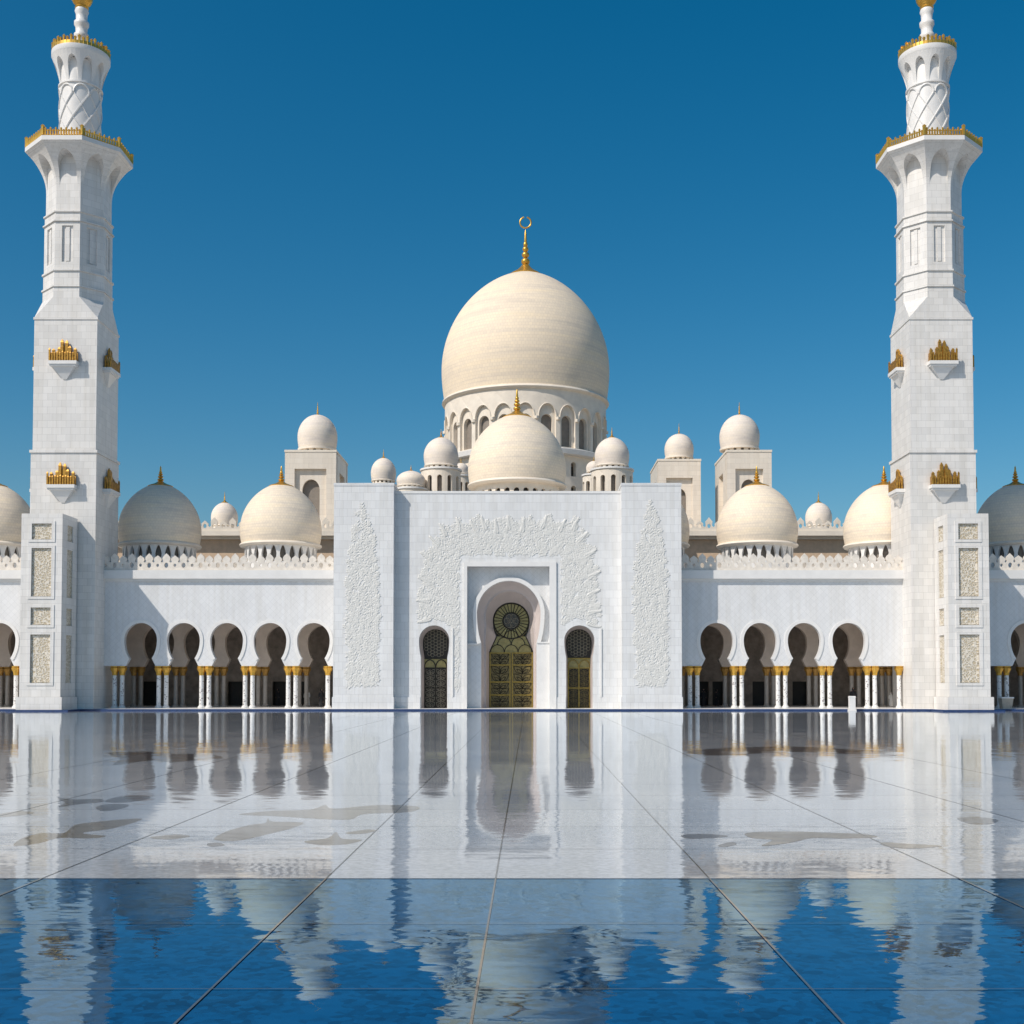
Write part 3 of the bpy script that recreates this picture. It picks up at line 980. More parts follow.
# stone plinth course along the wall
mb = MB()
zp = lz(697, YW)
for a, b in ((WL, lx(434, YW) - 13.3 * .0898 - 0.05), (lx(434, YW) + 13.3 * .0898 + 0.05, RL - 0.33), (RR_ + fw + 0.01, lx(579.5, YW) - 13.3 * .0898 - 0.05), (lx(579.5, YW) + 13.3 * .0898 + 0.05, WR)):
    mb = MB(); mb.box(a, b, YW - 0.07, YW + 0.2, 0.12, zp); mb.build('plinth_course', 'portal', wall)
# thin pilaster strips beside the side doors
mb = MB()
for pxs in (452.5, 601.0):
    x = lx(pxs, YW)
    mb.box(x - 0.07, x + 0.07, YW - 0.1, YW + 0.1, zp + 0.01, lz(628, YW))
mb.build('pilaster_strip', 'trim', wall)

# carved leaf reliefs: a height field of many overlapping leaves ---------------
def relief(name, parent, bounds, leaves, y_face, cell=0.042, smoothang=None):
    x0, x1, z0, z1 = bounds
    nx, nz = int((x1 - x0) / cell) + 1, int((z1 - z0) / cell) + 1
    xs, zs = np.linspace(x0, x1, nx), np.linspace(z0, z1, nz)
    Hh = np.zeros((nz, nx))
    for (cx_, cz_, ang, la, lb, hh) in leaves:
        i0, i1 = np.searchsorted(xs, (cx_ - la, cx_ + la)); k0, k1 = np.searchsorted(zs, (cz_ - la, cz_ + la))
        if i1 <= i0 or k1 <= k0: continue
        gx, gz = np.meshgrid(xs[i0:i1] - cx_, zs[k0:k1] - cz_)
        u = (gx * math.cos(ang) + gz * math.sin(ang)) / la
        v = (-gx * math.sin(ang) + gz * math.cos(ang)) / lb
        w = np.clip(1 - np.abs(u) ** 1.6 - v * v * (1 + 0.6 * u), 0, 1)
        hgt = hh * np.sqrt(w) * (1 - 0.45 * np.exp(-(v * 6) ** 2))
        Hh[k0:k1, i0:i1] = np.maximum(Hh[k0:k1, i0:i1], hgt)
    keep = Hh > 0.004
    idx = -np.ones((nz, nx), int)
    pad = keep.copy()
    pad[1:] |= keep[:-1]; pad[:-1] |= keep[1:]; pad[:, 1:] |= keep[:, :-1]; pad[:, :-1] |= keep[:, 1:]
    ii = np.argwhere(pad)
    idx[tuple(ii.T)] = np.arange(len(ii))
    vs = [(xs[i], y_face - Hh[k, i] + (0.02 if Hh[k, i] <= 0 else 0), zs[k]) for k, i in ii]
    fs = []
    for k, i in ii:
        if k + 1 < nz and i + 1 < nx:
            q = (idx[k, i], idx[k, i + 1], idx[k + 1, i + 1], idx[k + 1, i])
            if min(q) >= 0: fs.append(tuple(int(t) for t in q))
    mb = MB(); mb.v, mb.f = vs, fs
    return mb.build(name, 'relief', parent, smooth=70)

def inside(poly, x, y):
    c = False
    for i in range(len(poly)):
        (x1, y1), (x2, y2) = poly[i - 1], poly[i]
        if (y1 > y) != (y2 > y) and x < (x2 - x1) * (y - y1) / (y2 - y1) + x1: c = not c
    return c

def grow(starts, ok, hard, to_w, flow, leaves):
    """branches that follow a flow (in photo pixels), carrying paired leaves"""
    occ = {}
    for (px, py) in starts:
        if not ok(px, py): continue
        key = (int(px / 2.7), int(py / 2.7))
        if key in occ: continue
        ang = flow(px, py) + rng.normal(0, 0.45)
        curl = rng.normal(0, 0.10)
        n = int(rng.integers(3, 8))
        for q in range(n):
            if not hard(px, py): break
            occ[(int(px / 2.7), int(py / 2.7))] = 1
            x, z = to_w(px, py)
            size = 0.31 * (1 - 0.5 * q / n)
            leaves.append((x, z, ang, 0.18, 0.035, 0.035))
            for sg in (-1, 1):
                a2 = ang + sg * rng.uniform(0.65, 0.95)
                leaves.append((x + 0.62 * size * math.cos(a2), z + 0.62 * size * math.sin(a2), a2, size * rng.uniform(0.55, 0.75), size * 0.20, rng.uniform(0.02, 0.055)))
            px += 2.9 * math.cos(ang); py -= 2.9 * math.sin(ang)
            ang += curl + rng.normal(0, 0.10)
        if rng.random() < 0.25:
            x, z = to_w(px, py)
            for q in range(5):
                a2 = q * 2 * PI / 5
                leaves.append((x + 0.13 * math.cos(a2), z + 0.13 * math.sin(a2), a2, 0.14, 0.07, 0.05))

# cypress shaped relief on each pylon
for base in (362.0, 651.5):
    prof = [(503, 0.6), (515, 3.5), (528, 7), (545, 11.5), (560, 14.5), (585, 16.5), (610, 17.5), (640, 17), (665, 16), (687, 15)]
    ys = [p[0] for p in prof]; ws = [p[1] for p in prof]
    def ok(px, py):
        if not 503 < py < 687: return False
        return abs(px - base) < 0.84 * np.interp(py, ys, ws) + 1.3 * math.sin(py * 0.35 + base)
    def flow(px, py): return PI / 2 - (px - base) / max(4, np.interp(py, ys, ws)) * 0.8
    leaves = []
    st = [(base + rng.uniform(-20, 20), rng.uniform(503, 687)) for _ in range(5200)]
    st += [(base, y) for y in np.arange(504, 690, 4.0)]
    grow(st, ok, lambda a_, b_: 503 < b_ < 687 and abs(a_ - base) < 0.9 * np.interp(b_, ys, ws) + 2.2 * abs(((b_ / 9.0) % 1.0) - 0.5), lambda a_, b_: (lx(a_), lz(b_)), flow, leaves)
    relief('cypress_relief', root, (lx(base - 24), lx(base + 24), lz(690), lz(498)), leaves, 0.004)
# wreath relief round the door frame
outer = [(418, 640), (422, 625), (417, 618), (423, 604), (418, 598), (425, 585), (419, 574), (428, 568), (423, 551), (433, 550), (431, 537), (441, 538), (440, 524), (451, 531), (456, 517), (465, 527), (481, 516), (487, 526), (508, 516), (514, 526), (530, 518), (536, 526), (549, 515), (553, 528), (580, 518), (577, 533), (589, 531), (583, 545), (597, 549), (588, 562), (601, 571), (592, 580), (601, 588), (590, 597), (602, 611), (594, 620), (601, 628), (600, 640)]
outer = [(x + (510 - x) * 0.0 + (0.15 * ((outer[i - 1][0] + outer[(i + 1) % len(outer)][0]) / 2 - x)), y + 0.15 * ((outer[i - 1][1] + outer[(i + 1) % len(outer)][1]) / 2 - y)) if 0 < i < len(outer) - 1 else (x, y) for i, (x, y) in enumerate(outer)]
def wreath_hard(px, py):
    if 459.5 < px < 561 and py > 556: return px < 461 and py > 640 and px > 456.5 and py < 693
    for cx_ in (434, 579.5):
        if py > 612 and (abs(px - cx_) < 18 if py > 641 else math.hypot(px - cx_, py - 641) < 23): return False
    return (py > 640 and 456 < px < 461) or inside(outer, px, py)
def wreath_ok(px, py):
    if not wreath_hard(px, py): return False
    if 460 < px < 560 and py > 559: return False
    if py > 614 and math.hypot(px - 434, py - 641) < 20: return False
    if py > 614 and math.hypot(px - 579.5, py - 641) < 20: return False
    if py > 636:
        return (457 < px < 460.5 and py < 690)
    return inside(outer, 510 + (px - 510) / 0.985, 640 + (py - 640) / 0.985)
leaves = []
st = [(rng.uniform(414, 604), rng.uniform(513, 696)) for _ in range(16000)]
grow(st, wreath_ok, wreath_hard, lambda a_, b_: (lx(a_, YW), lz(b_, YW)), lambda px, py: math.atan2(655 - py, (px - 510) * 1.15), leaves)
for (tx, ty) in ((417, 622), (416, 600), (418, 577), (420, 552), (429, 536), (439, 523.5), (456, 517.5), (470, 520), (481, 516), (495, 519), (508, 515.5), (524, 518), (547, 515), (579, 518), (588, 532), (597, 549), (601, 571), (600.5, 590), (602, 611), (601, 627), (566, 519)):
    vx_, vy_ = 510 - tx, 618 - ty
    L_ = math.hypot(vx_, vy_)
    bend = rng.normal(0, 0.05)
    for q in range(7):
        t = (q * 1.9 + 1.5) / L_
        for sd in (-1, 1):
            ang = math.atan2(-(-vy_), -vx_)
            ang = math.atan2(vy_, -vx_) + sd * 0.5
            leaves.append((lx(tx + vx_ * t - (sd * 0.22 + bend * q) * vy_ / L_ * q, YW), lz(ty + vy_ * t + (sd * 0.22 + bend * q) * vx_ / L_ * q, YW), ang, 0.22, 0.075, 0.075))
relief('wreath_relief', root, (lx(410, YW), lx(608, YW), lz(698, YW), lz(511, YW)), leaves, YW + 0.004)

# ------------------------------------------------------------------ arcades
D_ARC = 110.6
sA = D_ARC / F
def arcade(name, label, pxa, pxb, arches, caps, back_doors, lintel=None, cap_last_single=()):
    xc = X((pxa + pxb) / 2, D_ARC)
    root = thing(name, (xc, D_ARC, 0), label, 'arcade', 'white arcades beside the portal')
    x0, x1 = X(pxa, D_ARC) - xc, X(pxb, D_ARC) - xc
    ax = [X(p, D_ARC) - xc for p in arches]
    cxs = [X(p, D_ARC) - xc for p in caps]
    zcap = Z(666, D_ARC); ztop = Z(579, D_ARC)
    zc = Z(640.3, D_ARC)
    def wall_outline(zc_top):
        pts = [(x0, zcap)]
        for a in ax:
            pts += keyhole(a, zc, 16.4 * sA, 18.2 * sA, 11.2 * sA, [(14.9 * sA, zcap)], 30, 17.4 * sA)
        pts += [(x1, zcap), (x1, zc_top), (x0, zc_top)]
        return pts
    mb = MB(); mb.slab(wall_outline(ztop), [], 0, 0.5)
    wall = mb.build('wall', 'arcade', root)
    mb = MB()
    for a in ax:
        k = resample(keyhole(a, zc, 16.4 * sA, 18.2 * sA, 11.2 * sA, [], 30, 17.4 * sA), 60)
        mb.strip(k, offset_open(k, 0.30), -0.07, 0.01)
    mb.build('arch_moulding', 'trim', wall)
    # cornice
    mb = MB()
    zc0, zc1 = Z(579, D_ARC), Z(570.5, D_ARC)
    mb.box(x0, x1, -0.16, 0.9, zc0 - 0.22, zc0)
    mb.box(x0, x1, -0.38, 0.9, zc0 + 0.001, zc1)
    mb.build('cornice', 'trim', root)
    # roof slab
    mb = MB(); mb.box(x0, x1, 0.9, 13.5, ROOF - 0.5, ROOF); mb.box(x0, x1, 0.501, 13.5, 9.0, 9.4); mb.build('roof', 'trim', root)
    # parapet of pierced merlons
    mb = MB()
    w = 0.385
    n = int((x1 - x0) / (2 * w)); w = (x1 - x0) / n / 2
    zz = zc1
    for i in range(n):
        c = x0 + (2 * i + 1) * w
        hgt = 1.58 if i % 2 == 0 else 1.38
        hh = hgt - 0.72
        side = [(1.0, 0), (0.80, 0.06), (0.70, 0.16), (0.86, 0.30), (0.90, 0.44), (0.80, 0.60), (0.52, 0.76), (0.22, 0.88)]
        o = [(c - w + .001, zz), (c + w - .001, zz)] + [(c + w * 0.998 * a_, zz + 0.72 + hh * b_) for a_, b_ in side] + [(c, zz + hgt)] + [(c - w * 0.998 * a_, zz + 0.72 + hh * b_) for a_, b_ in reversed(side)]
        hole = [(c + (0.19 if i % 2 == 0 else 0.13) * math.cos(2 * PI * q / 10), zz + 0.48 + (0.25 if i % 2 == 0 else 0.15) * math.sin(2 * PI * q / 10)) for q in range(10)]
        mb.slab(o, [hole] if hole else [], -0.1, 0.12)
    mb.build('parapet', 'lace', root)
    # columns in pairs
    def column_master():
        r_ = 0.205
        zb_ = 0.16
        mb = MB(); mb.lathe([(r_ * 1.0, zb_ + 0.2), (r_, zb_ + 0.4), (r_ * 0.97, zcap - 0.85)], 20)
        col = mb.build('column', 'inlay', root, smooth=50)
        mb = MB()
        mb.lathe([(r_ * 0.98, zcap - 0.86), (r_ * 1.2, zcap - 0.82), (r_ * 1.15, zcap - 0.72), (r_ * 1.35, zcap - 0.55), (r_ * 1.9, zcap - 0.34), (r_ * 2.1, zcap - 0.2), (r_ * 1.7, zcap - 0.12), (r_ * 1.9, zcap - 0.1), (r_ * 1.9, zcap - 0.005)], 32, ribs=8, rib_d=0.06)
        mb.build('capital', 'gold', col, smooth=45)
        mb = MB(); mb.lathe([(r_ * 1.6, zb_), (r_ * 1.6, zb_ + 0.1), (r_ * 1.25, zb_ + 0.16), (r_ * 1.3, zb_ + 0.2), (r_ * 1.0, zb_ + 0.24)], 20)
        mb.build('column_base', 'trim', col, smooth=45)
        return col
    master = column_master()
    first = True
    inner_m = None
    for depth in (0.26, 5.6):
        for i, c in enumerate(cxs):
            for sg in (-1, 1):
                xx = c + sg * 0.34
                if xx < x0 + 0.1 or xx > x1 - 0.1: continue
                if first: cc = master; first = False
                else: cc = copy_tree(master, root)
                cc.location = (xx, depth, 0)
                if depth > 1:  # inner row: darker copies, their shade put into the colour
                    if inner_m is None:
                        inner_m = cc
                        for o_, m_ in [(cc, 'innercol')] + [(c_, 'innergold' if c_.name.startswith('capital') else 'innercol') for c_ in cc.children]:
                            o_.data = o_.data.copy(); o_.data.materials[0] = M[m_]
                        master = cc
    # inner row and back wall
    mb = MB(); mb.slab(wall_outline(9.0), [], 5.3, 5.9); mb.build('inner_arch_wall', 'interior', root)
    mb = MB()
    holes = []
    for c in back_doors:
        xx = X(c, D_ARC + 11) - xc
        holes.append([(xx - 0.75, 0.2), (xx + 0.75, 0.2), (xx + 0.75, 2.6), (xx - 0.75, 2.6)])
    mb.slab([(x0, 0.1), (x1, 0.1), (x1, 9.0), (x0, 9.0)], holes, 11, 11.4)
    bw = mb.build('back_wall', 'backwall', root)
    for e0 in (x0 - 0.3, x1):
        mb = MB(); mb.box(e0, e0 + 0.3, 0.3, 13, 0.1, 12); mb.build('end_wall', 'arcade', root)
    mb = MB(); mb.box(x0, x1, 11.8, 12.0, 0.1, 4); mb.build('door_dark', 'dark', bw)  # dark sheet painted in as the darkness behind the doorways
    return root

arcade('arcade', 'white arcade of five horseshoe arches between the left minaret and the portal', 92, 333.5,
       [140.3, 183.2, 226.4, 269.8, 313.2], [117.5, 161.7, 204.5, 248.2, 291.4, 331], [150, 235, 280, 300])
arcade('arcade', 'white arcade of four horseshoe arches between the portal and the right minaret', 681.5, 912,
       [716.8, 760.3, 804.4, 849.0], [694.0, 738.5, 782.2, 826.6, 871.8, 903.6], [705, 716, 760, 800])
arcade('outer_arcade', 'end of a white arcade cut off by the left edge, beyond the left minaret', -110, 60,
       [-87.5, -44.5, -1.2], [-109, -66, -22.5, 18.5, 50], [-20])
arcade('outer_arcade', 'end of a white arcade cut off by the right edge, beyond the right minaret', 955, 1120,
       [1027.5, 1071, 1114], [1004, 1049, 1092], [1040])

# ------------------------------------------------------------------ rear roof ranges with a small dome each
Db = 134.0; sb = Db / F
for pxa, pxb, dpx, side in ((90, 340, 224.5, 'left'), (640, 905, 818.6, 'right')):
    xc = X((pxa + pxb) / 2, Db)
    root = thing('rear_range', (xc, Db, 0), 'low cream rear range with a pierced parapet behind the arcade domes, ' + side + ' of the portal', 'building', 'rear ranges')
    x0, x1 = X(pxa, Db) - xc, X(pxb, Db) - xc
    z1, z0 = Z(532, Db), Z(539.5, Db)
    mb = MB(); mb.box(x0, x1, 0, 12, 0.1, z0 - 2.2); wl = mb.build('wall', 'creamwall', root)
    mb = MB(); mb.box(x0, x1, 0.05, 12, z0 - 2.199, z0); mb.build('shade_band', 'tan', wl)  # tan strip painted in where the cornice overhang casts its shade
    mb = MB(); mb.box(x0, x1, -0.45, 12, z0 + 0.001, z0 + 0.3); mb.box(x0, x1, -1.15, 12, z0 + 0.301, z1); mb.build('cornice', 'cream', root)
    mb = MB()
    n = int((x1 - x0) / 1.0); w = (x1 - x0) / n / 2
    for i in range(n):
        c = x0 + (2 * i + 1) * w; hgt = 1.5 if i % 2 else 1.15
        o = [(c - w + .001, z1), (c + w - .001, z1), (c + w - .001, z1 + 0.4), (c + w * .65, z1 + 0.6), (c + w * .75, z1 + hgt * .7), (c, z1 + hgt), (c - w * .75, z1 + hgt * .7), (c - w * .65, z1 + 0.6), (c - w + .001, z1 + 0.4)]
        mb.slab(o, [[(c + 0.2 * math.cos(2 * PI * q / 8), z1 + 0.55 + 0.25 * math.sin(2 * PI * q / 8)) for q in range(8)]], -1.0, -0.75)
    mb.build('parapet', 'cream', root)
    Dd = 139.0; sd = Dd / F
    t = thing('small_dome', (X(dpx, Dd, 520), Dd, z1), 'little white dome on the rear parapet ' + ('between the two left arcade domes' if side == 'left' else 'between the two right arcade domes'), 'dome', 'domes of the mosque')
    zb, zt = Z(526, Dd) - z1, Z(502.5, Dd) - z1
    add_dome(t, zb, 13.2 * sd, zt - zb, 'smalldome', 0.93, 0.35, 0.05, 40, fin=11 * sd, skirt=3.2 * sd)
    mb = MB(); mb.ring_slab(12, 12 * sd, 0.2, -0.1, zb - 0.05, [oval(0.18, 0.3, zb * 0.5, 10)]); mb.build('drum', 'cream', t)
    mb = MB(); mb.lathe([(11 * sd, 0), (11 * sd, zb)], 24); mb.build('drum_core', 'windowshade', t, smooth=40)

# ------------------------------------------------------------------ domed towers
def domed_tower(label, pxa, pxb, ytop, D, dome_px, dome_r, dome_top, fin_top, DEP=9.0):
    s = D / F
    W = (pxb - pxa) * s
    xc = X((pxa + pxb) / 2, D, 500)
    root = thing('domed_tower', (xc, D, 0), label, 'tower', 'domed towers behind the arcades')
    H = Z(ytop, D)
    h = W / 2; t = 0.45
    zr = H - 17 * s; za = H - 27 * s
    rw = W * 0.31; aw = W * 0.17
    for k, nm in enumerate(('front', 'right', 'back', 'left')):
        ww = h if k % 2 == 0 else DEP / 2 - t * 2 - 0.003
        off = DEP / 2 if k % 2 == 0 else h
        rwk = min(rw, ww * 0.75)
        mb = MB()
        mb.slab([(-ww, 0.1), (ww, 0.1), (ww, H - 0.01 * (k % 2)), (-ww, H - 0.01 * (k % 2))], [[(-rwk, 12), (rwk, 12), (rwk, zr), (-rwk, zr)]], -off, -off + t)
        arch = [(p[0], p[1]) for p in arch_pts(aw, 12.4, za - aw * 1.25, 1.25)]
        mb.slab([(-rwk - 0.1, 12), (rwk + 0.1, 12), (rwk + 0.1, zr + 0.1), (-rwk - 0.1, zr + 0.1)], [arch], -off + t + 0.001, -off + 2 * t)
        mb.build('wall', 'creamwall', root, loc=(0, DEP / 2, 0), rotz=k * PI / 2)
    mb = MB(); mb.box(-h + t * 2.2, h - t * 2.2, 2.2 * t, DEP - 2.2 * t, 0.1, H - 0.4); mb.build('core', 'windowshade', root)  # dark colour stands in for shade inside the tower arches
    mb = MB(); mb.box(-h - 0.06, h + 0.06, -0.06, DEP + 0.06, H + 0.001, H + 0.25); mb.build('roof', 'cream', root)
    # lantern dome
    Dc = D + h * 1.1; sc = Dc / F
    xd = X(dome_px, Dc, 440) - xc
    holder = []
    r = dome_r * sc
    zb, zt = H + 0.25 + 5 * sc, Z(dome_top, Dc)
    mb = MB(); mb.lathe([(x, zb + y) for x, y in dome_prof(r, zt - zb, 0.93, 0.36)], 56, (0, 0))
    d = mb.build('dome', 'smalldome', root, smooth=40, loc=(xd, h * 1.1, 0))
    mb = MB(); q = 0.06 * r; mb.lathe([(r * .93 - q, zb - q), (r * .93 + q, zb - q), (r * .93 + q, zb + q * .5), (r * .93 - q, zb + q)], 56); mb.build('moulding', 'cream', d, smooth=40)
    mb = MB(); mb.lathe([(x, zt - 0.12 * r + y) for x, y in finial_prof(r * 0.2, (dome_top - fin_top) * sc + 0.12 * r)], 20); mb.build('finial', 'gold', d, smooth=50)
    Rr = r * 0.84
    mb = MB(); mb.ring_slab(14, Rr, 0.2, H + 0.2, zb, [oval(0.2, 0.17 + 0.0, (H + 0.3 + zb) / 2, 10)]); mb.build('drum', 'cream', d)
    mb = MB(); mb.lathe([(Rr - .35, H + 0.2), (Rr - .35, zb)], 24); mb.build('drum_core', 'windowshade', d, smooth=40)
    return root
domed_tower('square cream tower with arched niche and white dome, left of the portal', 284.5, 336, 452, 141, 317.5, 19.8, 415, 402)
domed_tower('taller square cream tower with white dome right of the portal, behind the arcade dome', 727, 772, 452, 141, 739.5, 20.0, 415, 402)
domed_tower('shorter square cream tower with white dome just behind the right pylon', 658, 701, 461, 146, 679, 14.6, 434, 423)

# ------------------------------------------------------------------ round turrets around the great dome
def turret(label, px, D, dome_r, dome_top, dome_base, body_r, body_top, fin_top, nwin=12):
    s = D / F
    root = thing('domed_turret', (X(px, D, 470), D, 15), label, 'turret', 'round turrets beside the portal dome')
    L = lambda py: Z(py, D) - 15
    r = dome_r * s
    add_dome(root, L(dome_base), r, L(dome_top) - L(dome_base), 'smalldome', 0.93, 0.34, 0.05, 56, fin=(dome_top - fin_top) * s + 0.1, skirt=r * 0.2)
    zb_, zt_ = L(body_top), L(dome_base)
    mb = MB(); mb.ring_slab(16, r * 0.9, 0.2, zb_, zt_ - 0.05, [arch_pts(0.14, zb_ + 0.12, zb_ + 0.28)]); mb.build('lantern', 'cream', root)
    mb = MB(); mb.lathe([(r * 0.9 - .3, zb_), (r * .9 - .3, zt_)], 24); mb.build('lantern_core', 'windowshade', root, smooth=40)
    Rb = body_r * s
    mb = MB(); mb.ring_slab(nwin, Rb, 0.35, 0, zb_ - 0.2, [arch_pts(0.26, zb_ - 2.6, zb_ - 1.1)]); b = mb.build('body', 'cream', root)
    mb = MB(); mb.lathe([(Rb - .5, 0), (Rb - .5, zb_ - .1)], 32); mb.build('body_core', 'windowshade', b, smooth=40)
    mb = MB(); mb.lathe([(Rb - .4, zb_ - 0.2), (Rb + .12, zb_ - 0.18), (Rb + .12, zb_), (r * .85, zb_ + 0.02)], 48); mb.build('cornice', 'trim', b, smooth=40)
    return root
turret('small white domed turret left of the portal dome, with arched windows', 441, 128, 17.4, 437.5, 466, 20, 470, 430)
turret('small white domed turret right of the portal dome, with arched windows', 612, 128, 17.4, 437.5, 466, 21, 470, 428)
turret('lowest pale turret peeping over the portal wall beside the left pylon', 411, 126, 14.5, 471, 486, 15.5, 489, 466, 10)
turret('pale bulb-shaped turret behind the left pylon top', 383.5, 140, 12.6, 458, 481, 13, 485, 450, 10)
turret('white turret half hidden between the left turret and the great drum', 461, 136, 8, 463, 474, 11.5, 476, 458, 10)
turret('white turret half hidden between the right turret and the great drum', 594, 136, 8, 461, 472, 11.5, 475, 456, 10)

# ------------------------------------------------------------------ minarets
D_MIN = 108.0
def minaret(xc, label):
    root = thing('minaret', (xc, D_MIN + 2.95, 0), label, 'minaret', 'pair of white minarets')
    zz = lambda py: Z(py, D_MIN)
    z450, z317, z296 = zz(450), zz(317), zz(296)
    mb = MB()
    a = 2.95; b = 2.84
    mb.box(-a, a, -a, a, 0.1, z450 - 0.25)
    mb.box(-a - 0.1, a + 0.1, -a - 0.1, a + 0.1, z450 - 0.249, z450)
    mb.box(-b, b, -b, b, z450 + 0.001, z317 - 0.2)
    mb.box(-b - 0.07, b + 0.07, -b - 0.07, b + 0.07, z317 - 0.199, z317)
    shaft = mb.build('shaft', 'minaret', root)
    # shoulder from square to octagon
    ap = 2.82
    oc = [(ap / math.cos(PI / 8) * math.cos(PI / 8 + k * PI / 4), ap / math.cos(PI / 8) * math.sin(PI / 8 + k * PI / 4)) for k in range(8)]
    # eight points on the square below, two per corner merging at the corner
    sq = []
    for (x, y) in oc:
        sq.append((b * np.sign(x), b * np.sign(y)))
    vs = [(x, y, z317 + 0.001) for x, y in sq] + [(x * .985, y * .985, z296) for x, y in oc]
    fs = [(k, (k + 1) % 8, 8 + (k + 1) % 8, 8 + k) for k in range(8)] + [tuple(range(8, 16)), tuple(reversed(range(8)))]
    mb = MB()
    # corner facets need their own slope: push the octagon in a little
    vs = [(x, y, z317 + 0.001) for x, y in sq] + [(x, y, z296) for x, y in oc]
    mb.add(vs, [f for f in fs])
    mb.build('shoulder', 'minaret', root)
    # octagon body with ledges
    def octo(mb, ap, z0, z1, ap2=None):
        ap2 = ap2 or ap
        c = 1 / math.cos(PI / 8)
        mb.lathe([(ap * c, z0), (ap2 * c, z1)], 8, a0=PI / 8)
    z285, z269, z219, z209, z180 = zz(284.5), zz(268.5), zz(219), zz(209.6), zz(180)
    mb = MB()
    octo(mb, 2.815, z296 + 0.001, z285 - 0.15)
    octo(mb, 2.92, z285 - 0.15, z285)
    octo(mb, 2.78, z285, z269 - 0.15)
    octo(mb, 2.90, z269 - 0.15, z269)
    octo(mb, 2.58, z269, z219)
    octo(mb, 2.88, z219 - 0.12, z219)
    octo(mb, 2.72, z219, z209 - 0.12)
    octo(mb, 2.84, z209 - 0.12, z209)
    octo(mb, 2.64, z209, zz(150))
    body = mb.build('octagon', 'minaret', root)
    mb = MB()
    mb.ring_slab(8, 2.74, 0.2, z269 + 0.001, z219 - 0.121, [[(-0.5, z269 + 0.7), (0.5, z269 + 0.7), (0.5, z219 - 0.5), (-0.5, z219 - 0.5)]], poly=True, sub=1)
    for k in range(8):
        a_ = -PI / 2 + k * PI / 4
        ca, sa_ = math.cos(a_), math.sin(a_)
        q = 2.60
        pts = [(q * ca - x * sa_, q * sa_ + x * ca, z) for x, z in ((-0.17, z269 + 0.8), (0.17, z269 + 0.8), (0.17, z219 - 0.6), (-0.17, z219 - 0.6))]
        q2 = 2.66
        pts += [(q2 * ca - x * sa_, q2 * sa_ + x * ca, z) for x, z in ((-0.17, z269 + 0.8), (0.17, z269 + 0.8), (0.17, z219 - 0.6), (-0.17, z219 - 0.6))]
        mb.add(pts, [(0, 1, 2, 3), (4, 5, 6, 7), (0, 1, 5, 4), (1, 2, 6, 5), (2, 3, 7, 6), (3, 0, 4, 7)])
    mb.build('panels', 'minaret', body)
    # flaring corbel with arched niches
    def flare(mb, n, inner, r1, z0, z1, w, poly, v1=0.35, v2=0.8, pw=1.9):
        NV = 40
        half = PI / n
        def place(ac, ap_, lat, z):
            if poly: return (ap_ * math.cos(ac) - lat * math.sin(ac), ap_ * math.sin(ac) + lat * math.cos(ac), z)
            a = ac + lat / ap_
            return (ap_ * math.cos(a), ap_ * math.sin(a), z)
        for k in range(n):
            ac = -PI / 2 + 2 * PI * k / n
            rows = []
            for i in range(NV + 1):
                v = i / NV
                ap_ = inner + (r1 - inner) * v ** pw
                hw_ = ap_ * math.tan(half) if poly else ap_ * half
                if v <= v1: nw = w
                elif v < v2: nw = w * max(0, 1 - ((v - v1) / (v2 - v1)) ** 2.2) ** 0.5
                else: nw = 0.0
                z = z0 + (z1 - z0) * v
                rows.append((ap_, hw_, nw, z))
            for (p, q) in zip(rows[:-1], rows[1:]):
                for sg in (-1, 1):
                    vs = [place(ac, p[0], sg * p[2], p[3]), place(ac, p[0], sg * (p[2] + p[1]) / 2, p[3]), place(ac, p[0], sg * p[1], p[3]),
                          place(ac, q[0], sg * q[2], q[3]), place(ac, q[0], sg * (q[2] + q[1]) / 2, q[3]), place(ac, q[0], sg * q[1], q[3])]
                    mb.add(vs, [(0, 1, 4, 3), (1, 2, 5, 4)])
                    if p[2] > 0:
                        iv = inner - 0.02
                        mb.add([place(ac, p[0], sg * p[2], p[3]), place(ac, q[0], sg * q[2], q[3]), place(ac, iv, sg * q[2], q[3]), place(ac, iv, sg * p[2], p[3])], [(0, 1, 2, 3)])
    LIPZ0, LIPZ1 = Z(139.5, 106.6), Z(134.6, 106.5)
    mb = MB(); flare(mb, 8, 2.645, 4.28, z180 - 0.5, LIPZ0, 0.80, True, 0.48, 0.84, 2.0)
    mb.build('corbel', 'minaret', root)
    mb = MB(); octo(mb, 4.36, LIPZ0, LIPZ1); octo(mb, 4.26, LIPZ1 - 0.001, LIPZ1 + 0.05)
    gal = mb.build('gallery', 'trim', root)
    mb = MB()      # gilded railing: close-set posts between rails
    c8 = 1 / math.cos(PI / 8)
    for k in range(8):
        a1, a2 = PI / 8 + k * PI / 4, PI / 8 + (k + 1) * PI / 4
        p1 = Vector((4.24 * c8 * math.cos(a1), 4.24 * c8 * math.sin(a1), 0)); p2 = Vector((4.24 * c8 * math.cos(a2), 4.24 * c8 * math.sin(a2), 0))
        for i in range(15):
            t = i / 15
            p = p1.lerp(p2, t)
            hgt = 1.05 if i == 0 else (0.80 if i % 2 else 0.62)
            w = 0.16 if i == 0 else 0.085
            mb.lathe([(w, LIPZ1 + 0.05), (w, LIPZ1 + hgt * .75), (w * 1.25, LIPZ1 + hgt * .85), (0.02, LIPZ1 + hgt)], 6, (p.x, p.y))
        for h_ in (0.1, 0.5):
            mb.tube([(p1.x, p1.y, LIPZ1 + h_), (p2.x, p2.y, LIPZ1 + h_)], 0.06, 5)
    mb.build('railing', 'gold', gal, smooth=40)
